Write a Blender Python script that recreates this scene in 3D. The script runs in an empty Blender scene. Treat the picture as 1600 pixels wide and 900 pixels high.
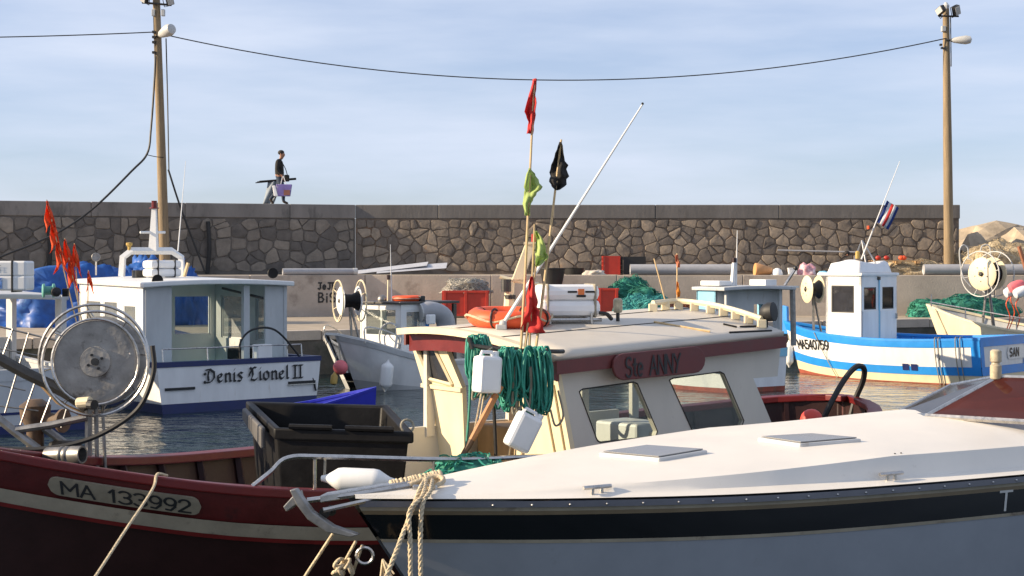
import bpy, bmesh, math, random
from mathutils import Vector, Matrix, noise
R = math.radians
random.seed(7)
scene = bpy.context.scene
col = scene.collection
# ------------------------------------------------------------------ camera, sky, sun, exposure
E, FPX, YH = 2.6, 2400.0, 410.0          # eye height above the water, focal length in photo pixels, horizon row
cam = bpy.data.cameras.new('camera'); cam_o = bpy.data.objects.new('camera', cam); col.objects.link(cam_o)
cam_o.location = (0, 0, E); cam_o.rotation_euler = (R(90), 0, 0)
cam.sensor_width = 36; cam.lens = FPX / 1600 * 36; cam.shift_y = (YH - 450) / 1600
cam.clip_start = 0.1; cam.clip_end = 6000
scene.camera = cam_o
SUN_AZ, SUN_EL = R(187), R(21)           # direction TO the sun: angle from +X in plan, and height
sun_dir = Vector((math.cos(SUN_AZ) * math.cos(SUN_EL), math.sin(SUN_AZ) * math.cos(SUN_EL), math.sin(SUN_EL)))
sun = bpy.data.lights.new('sun', 'SUN'); sun_o = bpy.data.objects.new('sun', sun); col.objects.link(sun_o)
sun_o.location = (0, 0, 40)
sun.energy = 5.0; sun.angle = R(0.5); sun.color = (1.0, 0.81, 0.57)
sun_o.rotation_euler = sun_dir.to_track_quat('Z', 'Y').to_euler()
world = bpy.data.worlds.new('World'); scene.world = world; world.use_nodes = True
wn, wl = world.node_tree.nodes, world.node_tree.links
wn.clear()
sky = wn.new('ShaderNodeTexSky'); sky.sky_type = 'NISHITA'; sky.sun_disc = False
sky.sun_elevation = SUN_EL; sky.sun_rotation = R(90) - SUN_AZ
sky.air_density = 1.0; sky.dust_density = .4; sky.ozone_density = 4.0; sky.altitude = 0
tc = wn.new('ShaderNodeTexCoord'); mp = wn.new('ShaderNodeMapping'); mp.inputs['Scale'].default_value = (1.4, 1.4, 9.0)
mp.inputs['Rotation'].default_value = (0, R(5), 0)
cn = wn.new('ShaderNodeTexNoise'); cn.inputs['Scale'].default_value = 2.2; cn.inputs['Detail'].default_value = 6; cn.inputs['Roughness'].default_value = .55
cr = wn.new('ShaderNodeValToRGB'); cr.color_ramp.elements[0].position = .36; cr.color_ramp.elements[1].position = .68
cr.color_ramp.elements[0].color = (.42, .42, .42, 1); cr.color_ramp.elements[1].color = (.88, .88, .88, 1)
mx = wn.new('ShaderNodeMixRGB'); mx.inputs['Color2'].default_value = (6.0, 6.6, 7.9, 1)
bg = wn.new('ShaderNodeBackground'); bg.inputs['Strength'].default_value = .076
out = wn.new('ShaderNodeOutputWorld')
wl.new(tc.outputs['Generated'], mp.inputs['Vector']); wl.new(mp.outputs[0], cn.inputs['Vector']); wl.new(cn.outputs['Fac'], cr.inputs['Fac'])
wl.new(cr.outputs['Color'], mx.inputs['Fac']); tn = wn.new('ShaderNodeMixRGB'); tn.blend_type = 'MULTIPLY'; tn.inputs['Fac'].default_value = 1; tn.inputs['Color2'].default_value = (1.02, 1.0, 1.16, 1); wl.new(sky.outputs[0], tn.inputs['Color1']); wl.new(tn.outputs[0], mx.inputs['Color1']); wl.new(mx.outputs[0], bg.inputs['Color']); wl.new(bg.outputs[0], out.inputs['Surface'])
vs = scene.view_settings
vs.view_transform = 'Standard'; vs.look = 'None'; vs.gamma = 1; vs.exposure = .74; vs.use_curve_mapping = False

# ------------------------------------------------------------------ materials
MATS = {}
def mat(name, c, rough=.5, metal=0, var=.12, sc=5, bump=0, bsc=30, c2=None, c2t=.6, c2sc=3, rnd=0, stretch=None, spec=.5):
    if name in MATS: return MATS[name]
    m = bpy.data.materials.new(name); m.use_nodes = True; MATS[name] = m
    n, l = m.node_tree.nodes, m.node_tree.links
    b = n['Principled BSDF']; b.inputs['Metallic'].default_value = metal; b.inputs['Specular IOR Level'].default_value = spec
    t = n.new('ShaderNodeTexCoord'); src = t.outputs['Object']
    if stretch:
        mpn = n.new('ShaderNodeMapping'); mpn.inputs['Scale'].default_value = stretch; l.new(src, mpn.inputs['Vector']); src = mpn.outputs[0]
    no = n.new('ShaderNodeTexNoise'); no.inputs['Scale'].default_value = sc; no.inputs['Detail'].default_value = 6; no.inputs['Roughness'].default_value = .62
    l.new(src, no.inputs['Vector'])
    ra = n.new('ShaderNodeValToRGB'); ra.color_ramp.elements[0].position = .3; ra.color_ramp.elements[1].position = .7
    ra.color_ramp.elements[0].color = (*[x * (1 - var) for x in c], 1); ra.color_ramp.elements[1].color = (*[min(1, x * (1 + var)) for x in c], 1)
    l.new(no.outputs['Fac'], ra.inputs['Fac']); cur = ra.outputs['Color']
    if rnd:
        oi = n.new('ShaderNodeObjectInfo'); rr = n.new('ShaderNodeValToRGB')
        rr.color_ramp.elements[0].color = (1 - rnd, 1 - rnd, 1 - rnd * .9, 1); rr.color_ramp.elements[1].color = (1 + rnd, 1 + rnd * .85, 1 + rnd * .7, 1)
        mu = n.new('ShaderNodeMixRGB'); mu.blend_type = 'MULTIPLY'; mu.inputs['Fac'].default_value = 1
        l.new(oi.outputs['Random'], rr.inputs['Fac']); l.new(cur, mu.inputs['Color1']); l.new(rr.outputs['Color'], mu.inputs['Color2']); cur = mu.outputs[0]
    if c2:
        n2 = n.new('ShaderNodeTexNoise'); n2.inputs['Scale'].default_value = c2sc; n2.inputs['Detail'].default_value = 8; n2.inputs['Roughness'].default_value = .7
        l.new(src, n2.inputs['Vector'])
        r2 = n.new('ShaderNodeValToRGB'); r2.color_ramp.elements[0].position = c2t; r2.color_ramp.elements[1].position = min(1, c2t + .12)
        r2.color_ramp.elements[0].color = (0, 0, 0, 1); r2.color_ramp.elements[1].color = (.85, .85, .85, 1)
        m2 = n.new('ShaderNodeMixRGB'); m2.inputs['Color2'].default_value = (*c2, 1)
        l.new(n2.outputs['Fac'], r2.inputs['Fac']); l.new(r2.outputs['Color'], m2.inputs['Fac']); l.new(cur, m2.inputs['Color1']); cur = m2.outputs[0]
    l.new(cur, b.inputs['Base Color'])
    mr = n.new('ShaderNodeMapRange'); mr.inputs['To Min'].default_value = max(0.02, rough - .1); mr.inputs['To Max'].default_value = min(1, rough + .12)
    l.new(no.outputs['Fac'], mr.inputs['Value']); l.new(mr.outputs[0], b.inputs['Roughness'])
    if bump:
        nb = n.new('ShaderNodeTexNoise'); nb.inputs['Scale'].default_value = bsc; nb.inputs['Detail'].default_value = 5; l.new(src, nb.inputs['Vector'])
        bu = n.new('ShaderNodeBump'); bu.inputs['Strength'].default_value = bump; bu.inputs['Distance'].default_value = .02
        l.new(nb.outputs['Fac'], bu.inputs['Height']); l.new(bu.outputs[0], b.inputs['Normal'])
    return m
def glass(name, tint, refl=.12, opac=.3, col2=(.02, .025, .03)):
    m = bpy.data.materials.new(name); m.use_nodes = True; MATS[name] = m
    n, l = m.node_tree.nodes, m.node_tree.links; n.clear()
    tr = n.new('ShaderNodeBsdfTransparent'); tr.inputs['Color'].default_value = (*tint, 1)
    df = n.new('ShaderNodeBsdfDiffuse'); df.inputs['Color'].default_value = (*col2, 1)
    gl = n.new('ShaderNodeBsdfGlossy'); gl.inputs['Roughness'].default_value = .04
    nz = n.new('ShaderNodeTexNoise'); nz.inputs['Scale'].default_value = 3
    mr = n.new('ShaderNodeMapRange'); mr.inputs['To Min'].default_value = opac * .5; mr.inputs['To Max'].default_value = opac * 1.5
    l.new(nz.outputs['Fac'], mr.inputs['Value'])
    m1 = n.new('ShaderNodeMixShader'); l.new(mr.outputs[0], m1.inputs['Fac']); l.new(tr.outputs[0], m1.inputs[1]); l.new(df.outputs[0], m1.inputs[2])
    fr = n.new('ShaderNodeLayerWeight'); fr.inputs['Blend'].default_value = .5
    pw_ = n.new('ShaderNodeMath'); pw_.operation = 'POWER'; pw_.inputs[1].default_value = 4; l.new(fr.outputs['Facing'], pw_.inputs[0])
    ad = n.new('ShaderNodeMath'); ad.operation = 'MULTIPLY_ADD'; ad.use_clamp = True; ad.inputs[1].default_value = .5; ad.inputs[2].default_value = refl * .5; l.new(pw_.outputs[0], ad.inputs[0])
    m2 = n.new('ShaderNodeMixShader'); l.new(ad.outputs[0], m2.inputs['Fac']); l.new(m1.outputs[0], m2.inputs[1]); l.new(gl.outputs[0], m2.inputs[2])
    o = n.new('ShaderNodeOutputMaterial'); l.new(m2.outputs[0], o.inputs['Surface'])
    return m
def cloth(name, c, trans=.35, var=.15):
    m = mat(name, c, .8, var=var, sc=9)
    n, l = m.node_tree.nodes, m.node_tree.links
    b = n['Principled BSDF']; o = n['Material Output']
    tl = n.new('ShaderNodeBsdfTranslucent'); tl.inputs['Color'].default_value = (*c, 1)
    mi = n.new('ShaderNodeMixShader'); mi.inputs['Fac'].default_value = trans
    l.new(b.outputs[0], mi.inputs[1]); l.new(tl.outputs[0], mi.inputs[2]); l.new(mi.outputs[0], o.inputs['Surface'])
    return m
# ------------------------------------------------------------------ pixel rays and mesh helpers
def P(x, y, Y): return Vector(((x - 800) / FPX * Y, Y, E - (y - YH) / FPX * Y))
def PZ(x, y, z): return P(x, y, FPX * (E - z) / (y - YH))
ROOTM = {}
def root_of(o):
    while o.parent: o = o.parent
    return o
def tag(o, label, cat, group=None, kind=None):
    if label: o['label'] = label
    if cat: o['category'] = cat
    if group: o['group'] = group
    if kind: o['kind'] = kind
    return o
def thing(name, label, cat, loc=(0, 0, 0), rz=0, group=None):
    o = bpy.data.objects.new(name, None); col.objects.link(o); o.location = loc; o.rotation_euler = (0, 0, rz); o.empty_display_size = .2
    ROOTM[o] = Matrix.Translation(Vector(loc)) @ Matrix.Rotation(rz, 4, 'Z')
    return tag(o, label, cat, group)
def to_local(root, p): return ROOTM[root].inverted() @ p
class MB:
    def __init__(s): s.v = []; s.f = []
    def add(s, vs, fs):
        o = len(s.v); s.v += [Vector(v) for v in vs]; s.f += [[i + o for i in f] for f in fs]; return s
    def box(s, c, d, rot=None):
        c = Vector(c); h = [x / 2 for x in d]; m = rot if rot is not None else Matrix.Identity(3)
        vs = [c + m @ Vector((sx * h[0], sy * h[1], sz * h[2])) for sz in (-1, 1) for sy in (-1, 1) for sx in (-1, 1)]
        return s.add(vs, [(0, 2, 3, 1), (4, 5, 7, 6), (0, 1, 5, 4), (2, 6, 7, 3), (0, 4, 6, 2), (1, 3, 7, 5)])
    def hexa(s, b4, t4):
        return s.add(list(b4) + list(t4), [(3, 2, 1, 0), (4, 5, 6, 7), (0, 1, 5, 4), (1, 2, 6, 5), (2, 3, 7, 6), (3, 0, 4, 7)])
    def slab(s, quad, th):                                   # a four-cornered plate with thickness along its normal
        q = [Vector(p) for p in quad]; nn = (q[1] - q[0]).cross(q[3] - q[0]).normalized() * th
        return s.hexa(q, [p + nn for p in q])
    def prism(s, poly, vec):
        q = [Vector(p) for p in poly]; n = len(q); vec = Vector(vec)
        return s.add(q + [p + vec for p in q], [tuple(range(n))[::-1], tuple(range(n, 2 * n))] + [(i, (i + 1) % n, n + (i + 1) % n, n + i) for i in range(n)])
    def tube(s, pts, r, n=6, closed=False, flat=1.0):
        pts = [Vector(p) for p in pts]; m = len(pts); rs = r if isinstance(r, (list, tuple)) else [r] * m
        vs, fs = [], []; up = None
        for i, p in enumerate(pts):
            a = pts[(i - 1) % m] if (closed or i > 0) else p; b = pts[(i + 1) % m] if (closed or i < m - 1) else p
            d = (b - a); d = d.normalized() if d.length > 1e-9 else Vector((0, 0, 1))
            if up is None: up = Vector((0, 0, 1)) if abs(d.z) < .9 else Vector((1, 0, 0))
            sx = d.cross(up); sx = sx.normalized() if sx.length > 1e-6 else d.orthogonal().normalized()
            sy = sx.cross(d).normalized(); up = sy
            for k in range(n):
                an = 2 * math.pi * k / n; vs.append(p + sx * math.cos(an) * rs[i] + sy * math.sin(an) * rs[i] * flat)
        for i in range(m if closed else m - 1):
            for k in range(n):
                a, b = i * n + k, i * n + (k + 1) % n; j = ((i + 1) % m) * n
                fs.append((a, b, j + (k + 1) % n, j + k))
        if not closed: fs.append(tuple(range(n))[::-1]); fs.append(tuple(range((m - 1) * n, m * n)))
        return s.add(vs, fs)
    def lathe(s, prof, c, axis=(0, 0, 1), n=20):             # prof: (radius, distance along axis)
        c = Vector(c); ax = Vector(axis).normalized(); q = Vector((0, 0, 1)).rotation_difference(ax)
        vs, fs = [], []; m = len(prof)
        for r, z in prof:
            for k in range(n):
                a = 2 * math.pi * k / n; vs.append(c + q @ Vector((r * math.cos(a), r * math.sin(a), z)))
        for i in range(m - 1):
            for k in range(n): fs.append((i * n + k, i * n + (k + 1) % n, (i + 1) * n + (k + 1) % n, (i + 1) * n + k))
        if prof[0][0] > 1e-6: fs.append(tuple(range(n))[::-1])
        if prof[-1][0] > 1e-6: fs.append(tuple(range((m - 1) * n, m * n)))
        return s.add(vs, fs)
    def ring(s, c, axis, r, t, n=32, k=6, flat=1.0, sx=1.0):
        c = Vector(c); q = Vector((0, 0, 1)).rotation_difference(Vector(axis).normalized())
        return s.tube([c + q @ Vector((r * sx * math.cos(2 * math.pi * i / n), r * math.sin(2 * math.pi * i / n), 0)) for i in range(n)], t, k, True, flat)
    def ball(s, c, r, n=14, m=9, rot=None):
        c = Vector(c); r = r if isinstance(r, (tuple, list)) else (r, r, r); rot = rot or Matrix.Identity(3); vs = []; fs = []
        for i in range(m + 1):
            th = math.pi * i / m
            for k in range(n):
                a = 2 * math.pi * k / n; vs.append(c + rot @ Vector((r[0] * math.sin(th) * math.cos(a), r[1] * math.sin(th) * math.sin(a), r[2] * math.cos(th))))
        for i in range(m):
            for k in range(n): fs.append((i * n + k, (i + 1) * n + k, (i + 1) * n + (k + 1) % n, i * n + (k + 1) % n))
        return s.add(vs, fs)
    def grid(s, fn, nu, nv):
        vs = [fn(i / nu, j / nv) for j in range(nv + 1) for i in range(nu + 1)]
        return s.add(vs, [(j * (nu + 1) + i, j * (nu + 1) + i + 1, (j + 1) * (nu + 1) + i + 1, (j + 1) * (nu + 1) + i) for j in range(nv) for i in range(nu)])
    def build(s, name, m, parent=None, smooth=False, bevel=0, solid=0, world=True, label=None, origin=None):
        me = bpy.data.meshes.new(name); o = bpy.data.objects.new(name, me); col.objects.link(o)
        v = s.v
        if parent is not None:
            o.parent = parent
            if world:
                inv = ROOTM[root_of(parent)].inverted(); v = [inv @ p for p in v]
        else:
            mn = [min(p[i] for p in v) for i in range(3)]; mxx = [max(p[i] for p in v) for i in range(3)]
            og = Vector(origin) if origin else Vector(((mn[0] + mxx[0]) / 2, (mn[1] + mxx[1]) / 2, mn[2])); v = [p - og for p in v]; o.location = og
            ROOTM[o] = Matrix.Translation(og)
        me.from_pydata([tuple(p) for p in v], [], s.f)
        bm = bmesh.new(); bm.from_mesh(me); bmesh.ops.remove_doubles(bm, verts=bm.verts, dist=1e-5); bmesh.ops.recalc_face_normals(bm, faces=bm.faces); bm.to_mesh(me); bm.free()
        me.materials.append(MATS[m] if isinstance(m, str) else m)
        if solid:
            md = o.modifiers.new('thick', 'SOLIDIFY'); md.thickness = solid; md.offset = 0
        if bevel:
            md = o.modifiers.new('bevel', 'BEVEL'); md.width = bevel; md.segments = 2; md.limit_method = 'ANGLE'; md.angle_limit = R(35)
        if smooth:
            for p in me.polygons: p.use_smooth = True
            if smooth != 'all':
                try: me.set_sharp_from_angle(angle=R(40))
                except Exception: pass
        if label: o['label'] = label
        return o
def arc(c, r, a0, a1, n, u, v):
    c, u, v = Vector(c), Vector(u), Vector(v)
    return [c + u * r * math.cos(a0 + (a1 - a0) * i / n) + v * r * math.sin(a0 + (a1 - a0) * i / n) for i in range(n + 1)]
def smooth_path(pts, n=6):                                    # Catmull-Rom through the points
    pts = [Vector(p) for p in pts]; q = [pts[0] * 2 - pts[1]] + pts + [pts[-1] * 2 - pts[-2]]; o = []
    for i in range(1, len(q) - 2):
        for k in range(n):
            t = k / n; a, b, c, d = q[i - 1], q[i], q[i + 1], q[i + 2]
            o.append(.5 * ((2 * b) + (c - a) * t + (2 * a - 5 * b + 4 * c - d) * t * t + (3 * b - a - 3 * c + d) * t ** 3))
    return o + [pts[-1]]
def lerp(a, b, t): return a + (b - a) * t
def interp(tab, x):
    if x <= tab[0][0]: return tab[0][1]
    for (x0, y0), (x1, y1) in zip(tab, tab[1:]):
        if x <= x1:
            t = (x - x0) / (x1 - x0); return y0 + (y1 - y0) * t
    return tab[-1][1]
def sinterp(tab, x):                                          # the same, smoothed (cubic through the table)
    n = len(tab); xs = [t[0] for t in tab]; ys = [t[1] for t in tab]
    if x <= xs[0]: return ys[0]
    if x >= xs[-1]: return ys[-1]
    i = max(k for k in range(n - 1) if xs[k] <= x)
    def sl(k):
        if k == 0: return (ys[1] - ys[0]) / (xs[1] - xs[0])
        if k == n - 1: return (ys[-1] - ys[-2]) / (xs[-1] - xs[-2])
        return (ys[k + 1] - ys[k - 1]) / (xs[k + 1] - xs[k - 1])
    h = xs[i + 1] - xs[i]; t = (x - xs[i]) / h; t2, t3 = t * t, t ** 3
    return (2*t3-3*t2+1)*ys[i] + (t3-2*t2+t)*h*sl(i) + (-2*t3+3*t2)*ys[i+1] + (t3-t2)*h*sl(i+1)
# ------------------------------------------------------------------ painted lettering made of pen strokes
def _c(cx, cy, rx, ry, a0, a1, n=10): return [(cx + rx * math.cos(R(a0 + (a1 - a0) * i / n)), cy + ry * math.sin(R(a0 + (a1 - a0) * i / n))) for i in range(n + 1)]
GL = {
 'M': (.8, [[(0, 0), (0, 1), (.4, .35), (.8, 1), (.8, 0)]]), 'A': (.7, [[(0, 0), (.35, 1), (.7, 0)], [(.12, .35), (.58, .35)]]),
 '1': (.3, [[(0, .75), (.2, 1), (.2, 0)]]), '3': (.55, [_c(.25, .75, .27, .25, 150, -90) + _c(.25, .26, .3, .26, 90, -150)]),
 '9': (.55, [_c(.28, .7, .26, .3, 0, 360, 14), [(.54, .7), (.5, .3), (.3, 0), (.08, .04)]]), '2': (.55, [_c(.27, .72, .26, .28, 170, -35) + [(0, 0), (.56, 0)]]),
 'S': (.6, [_c(.3, .75, .28, .25, 30, 270) + _c(.3, .25, .3, .25, 90, -150)]), 't': (.4, [[(.2, .9), (.2, .12), (.38, .03)], [(0, .62), (.4, .62)]]),
 'e': (.5, [[(.03, .34), (.47, .36)] + _c(.25, .33, .23, .32, 5, 310)]), 'N': (.65, [[(0, 0), (0, 1), (.65, 0), (.65, 1)]]), 'Y': (.65, [[(0, 1), (.33, .5), (.65, 1)], [(.4, .6), (.2, 0)]]),
 'J': (.5, [[(.1, 1), (.6, 1)], [(.4, 1), (.4, .2), (.25, 0), (.02, .12)]]), 'E': (.5, [[(.5, 1), (0, 1), (0, 0), (.5, 0)], [(0, .52), (.4, .52)]]),
 'B': (.55, [[(0, 0), (0, 1), (.35, .97), (.45, .78), (.3, .55), (0, .52)], [(.3, .54), (.55, .3), (.4, .03), (0, 0)]]), 'i': (.2, [[(.1, .6), (.1, 0)], [(.1, .85), (.11, .9)]]),
 '5': (.55, [[(.52, 1), (.08, 1), (.04, .56)] + _c(.24, .33, .3, .32, 110, -150)]), '4': (.6, [[(.42, 0), (.42, 1), (0, .3), (.6, .3)]]), '0': (.55, [_c(.28, .5, .27, .5, 90, 450, 16)]),
 '7': (.5, [[(0, 1), (.52, 1), (.15, 0)]]), 'T': (.6, [[(0, 1), (.62, 1)], [(.32, 1), (.28, 0)]]), 'F': (.5, [[(.5, 1), (0, 1), (0, 0)], [(0, .52), (.4, .52)]]),
 ' ': (.35, []),
 # broad-nib forms
 'gD': (.95, [[(.1, .95), (.45, 1.0), (.8, .75), (.82, .35), (.55, .05), (.1, .0), (.0, .12)], [(.38, .9), (.3, .5), (.36, .14)], [(.0, .72), (.12, .6)]]),
 'ge': (.5, [[(.42, .5), (.3, .64), (.08, .5), (.08, .18), (.24, 0), (.46, .12)], [(.1, .28), (.42, .46)]]), 'gn': (.62, [[(.05, .56), (.14, .62), (.14, .04), (.22, .0)], [(.14, .5), (.38, .64), (.5, .54), (.5, .06), (.6, .02)]]),
 'gi': (.3, [[(.04, .56), (.14, .64), (.14, .06), (.26, .02)], [(.12, .86), (.2, .93)]]), 'gs': (.5, [[(.44, .58), (.24, .66), (.08, .5), (.4, .22), (.28, 0), (.04, .06)]]),
 'gL': (.75, [[(.62, .95), (.42, 1.0), (.3, .8), (.36, .4), (.2, .08), (.5, .0), (.74, .14)], [(.02, .82), (.12, .98), (.26, .8), (.08, .5), (.02, .3)]]),
 'go': (.55, [[(.28, .66), (.06, .5), (.06, .14), (.26, 0), (.48, .14), (.48, .48), (.28, .66)]]), 'gl': (.3, [[(.06, .92), (.15, 1.02), (.15, .06), (.28, .01)]]),
 'gI': (.42, [[(.2, .95), (.2, .05)], [(.0, .98), (.4, .98)], [(.0, .02), (.4, .02)]]),
}
def letters(text, origin, ux, uy, h, w, out, nib=None, gap=.2, sx=1.0, depth=.004):
    """strokes of the text in the plane (ux, uy), raised along out; nib = fixed pen vector for broad-nib writing"""
    mb = MB(); ux, uy, out = Vector(ux), Vector(uy), Vector(out).normalized(); x = 0; origin = Vector(origin)
    for ch in text:
        wd, sts = GL[ch]
        for st in sts:
            for (a, b) in zip(st, st[1:]):
                A = Vector(((x + a[0] * sx) * h, a[1] * h)); B = Vector(((x + b[0] * sx) * h, b[1] * h)); d = B - A
                if d.length < 1e-6: continue
                d.normalize()
                if nib:
                    nv = Vector(nib) * w; ex = d * w * .12
                    if abs(d.x * nv.y - d.y * nv.x) < w * .3: nv = nv + Vector((-d.y, d.x)) * w * .28
                else: nv = Vector((-d.y, d.x)) * w / 2; ex = d * w * .4
                q = [A - ex - nv, B + ex - nv, B + ex + nv, A - ex + nv]
                q = [origin + ux * p.x + uy * p.y + out * random.uniform(.8, 1.2) * depth for p in q]
                mb.add(q, [(0, 1, 2, 3)])
        x += wd * sx + gap
    return mb, x * h
# ------------------------------------------------------------------ boat hulls
class Hull:
    """local frame: x forward from the stern, y to port (left), z up from the water"""
    def __init__(s, x0, x1, beam, sheer, flare=.25, rake=.5, bottom=-.3, n=28, sheer2=None, bflare=.6):
        s.x0, s.x1, s.beam, s.sheer, s.flare, s.rake, s.bot, s.n, s.bfl = x0, x1, beam, sheer, flare, rake, bottom, n, bflare
    def pt(s, u, t, side, off=0, inset=0):
        xs = lerp(s.x0, s.x1, u); b = max(0, sinterp(s.beam, xs)); z = lerp(sinterp(s.sheer, xs), s.bot, t)
        fl = s.flare + s.bfl * max(0, (u - .6) / .4) ** 2
        y = max(0.0, b * (1 - fl * t ** 1.4) + off - inset)
        x = xs - s.rake * t * max(0, (u - .5) / .5) ** 2
        return Vector((x, side * y, z))
    def npt(s, u, t, side, off):                             # offset along the true surface normal
        e = 1e-3; p = s.pt(u, t, side); du = s.pt(min(1, u + e), t, side) - s.pt(max(0, u - e), t, side); dt = s.pt(u, min(1, t + e), side) - s.pt(u, max(0, t - e), side)
        n_ = du.cross(dt).normalized(); n_ = n_ if n_.y * side > 0 else -n_
        return p + n_ * off
    def u_at(s, x): return (x - s.x0) / (s.x1 - s.x0)
    def t_at(s, u, z):
        zs = sinterp(s.sheer, lerp(s.x0, s.x1, u)); return (zs - z) / (zs - s.bot)
    def band(s, t0, t1, off=0, u0=0, u1=1, sides=(1, -1), nt=3, transom=True):
        mb = MB(); f0 = t0 if callable(t0) else (lambda u: t0); f1 = t1 if callable(t1) else (lambda u: t1)
        for sd in sides:
            mb.grid(lambda a, b: s.pt(lerp(u0, u1, a), lerp(f0(lerp(u0, u1, a)), f1(lerp(u0, u1, a)), b), sd, off), s.n, nt)
        if transom and u0 == 0:
            dx = Vector((-off, 0, 0))
            mb.grid(lambda a, b: lerp(s.pt(0, lerp(f0(0), f1(0), b), 1, off), s.pt(0, lerp(f0(0), f1(0), b), -1, off), a) + dx, 4, nt)
        return mb
    def inside(s, depth=.35, inset=.07, deckz=None):
        mb = MB(); 
        def zt(u): return s.t_at(u, deckz) if deckz is not None else .35
        for sd in (1, -1): mb.grid(lambda a, b: s.pt(a, zt(a) * b, sd, 0, inset), s.n, 2)
        mb.grid(lambda a, b: lerp(s.pt(0, zt(0) * b, 1, 0, inset), s.pt(0, zt(0) * b, -1, 0, inset), a) + Vector((inset, 0, 0)), 3, 2)
        return mb
    def deck(s, z, inset=.06):
        mb = MB(); mb.grid(lambda a, b: lerp(s.pt(a, s.t_at(a, z), 1, 0, inset), s.pt(a, s.t_at(a, z), -1, 0, inset), b), s.n, 4); return mb
    def rail(s, w=.1, h=.05, dz=0, u0=0, u1=1, off=0, transom=True):
        mb = MB()
        for sd in (1, -1):
            def pr(u, k):
                p = s.pt(u, 0, sd, off); q = s.pt(u, 0, sd, off, w) ; q.z = p.z
                if p.y * sd < w: q.y = 0
                return [p + Vector((0, sd * .015, dz - h / 2)), p + Vector((0, sd * .015, dz + h / 2)), q + Vector((0, 0, dz + h / 2)), q + Vector((0, 0, dz - h / 2))][k]
            n = s.n; vs = [pr(lerp(u0, u1, i / n), k) for i in range(n + 1) for k in range(4)]
            fs = [(i * 4 + k, i * 4 + (k + 1) % 4, i * 4 + 4 + (k + 1) % 4, i * 4 + 4 + k) for i in range(n) for k in range(4)] + [(3, 2, 1, 0), (n * 4, n * 4 + 1, n * 4 + 2, n * 4 + 3)]
            mb.add(vs, fs)
        if transom and u0 == 0:
            a, b = s.pt(0, 0, 1, off), s.pt(0, 0, -1, off)
            mb.box(((a.x + w / 2 - .005), 0, a.z + dz), (w + .02, abs(a.y - b.y) + .025, h * .98))
        return mb
# ------------------------------------------------------------------ palette
mat('stone_grey', (.18, .16, .135), .9, var=.25, sc=4, bump=.5, bsc=14, rnd=.38)
mat('stone_warm', (.225, .19, .15), .9, var=.28, sc=4, bump=.5, bsc=14, rnd=.4, c2=(.26, .15, .08), c2t=.6, c2sc=2)
mat('mortar_grey', (.13, .115, .1), .95, var=.3, sc=3, bump=.6, bsc=10)
mat('mortar_warm', (.165, .13, .1), .95, var=.35, sc=2, bump=.6, bsc=10, c2=(.24, .13, .07), c2t=.56, c2sc=1.2)
mat('coping_old', (.22, .2, .18), .9, var=.22, sc=1.5, bump=.3, bsc=12, c2=(.1, .095, .085), c2t=.55, c2sc=1.6, stretch=(1, 1, .35))
mat('coping_dark', (.15, .14, .13), .9, var=.2, sc=1.2, bump=.3, bsc=12, c2=(.09, .085, .08), c2t=.58, c2sc=1.5, stretch=(1, 1, .35))
mat('concrete', (.45, .385, .315), .9, var=.16, sc=1.4, bump=.35, bsc=20, c2=(.25, .205, .165), c2t=.56, c2sc=.9)
mat('concrete_rust', (.45, .385, .315), .9, var=.16, sc=1.4, bump=.35, bsc=20, c2=(.3, .15, .07), c2t=.6, c2sc=.8)
mat('quay_floor', (.36, .3, .225), .9, var=.2, sc=1.2, bump=.4, bsc=9, c2=(.25, .2, .15), c2t=.58, c2sc=.7)
mat('quay_face', (.1, .09, .075), .85, var=.35, sc=1.2, bump=.6, bsc=6, c2=(.04, .045, .03), c2t=.5, c2sc=.8)
mat('boulder', (.36, .3, .22), .9, var=.35, sc=1.8, bump=.8, bsc=5, rnd=.15, c2=(.2, .16, .12), c2t=.58, c2sc=2)
mat('pole_wood', (.26, .19, .11), .75, var=.3, sc=3, bump=.4, bsc=18, stretch=(6, 6, .4), c2=(.16, .11, .07), c2t=.62, c2sc=2)
mat('black_rubber', (.015, .015, .015), .55, var=.3)
mat('black_paint', (.012, .012, .013), .5, var=.2)
mat('dark_metal', (.06, .058, .055), .45, metal=.6, var=.3)
mat('steel', (.5, .48, .45), .28, metal=1, var=.2, sc=20, c2=(.2, .13, .08), c2t=.68, c2sc=9)
mat('dull_steel', (.27, .26, .245), .45, metal=.8, var=.3, sc=12, c2=(.16, .1, .06), c2t=.62, c2sc=7)
mat('lamp_shell', (.5, .5, .48), .45, var=.1)
mat('white_gel', (.77, .77, .75), .38, var=.06, sc=3, c2=(.56, .51, .43), c2t=.63, c2sc=6, stretch=(1, 1, .3))
mat('white_paint', (.74, .74, .73), .42, var=.08, sc=4, c2=(.5, .43, .35), c2t=.63, c2sc=6, stretch=(1, 1, .22))
mat('white_plastic', (.8, .8, .79), .35, var=.05)
mat('cream', (.74, .64, .43), .48, var=.09, sc=4, c2=(.5, .4, .26), c2t=.63, c2sc=7, stretch=(1, 1, .3))
mat('grey_white', (.5, .51, .51), .48, var=.1, sc=4, c2=(.32, .28, .23), c2t=.61, c2sc=6, stretch=(1, 1, .3))
mat('pale_blue', (.25, .55, .72), .4, var=.07)
mat('cyan_deck', (.2, .47, .55), .45, var=.12, sc=5)
mat('blue_paint', (.02, .25, .68), .4, var=.1, sc=4, c2=(.05, .3, .6), c2t=.66, c2sc=5)
mat('navy', (.01, .02, .1), .4, var=.15)
mat('royal', (.012, .02, .42), .45, var=.08)
mat('red_boat', (.13, .007, .007), .42, var=.18, sc=4, c2=(.1, .012, .01), c2t=.6, c2sc=4, bump=.1, bsc=20)
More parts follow.
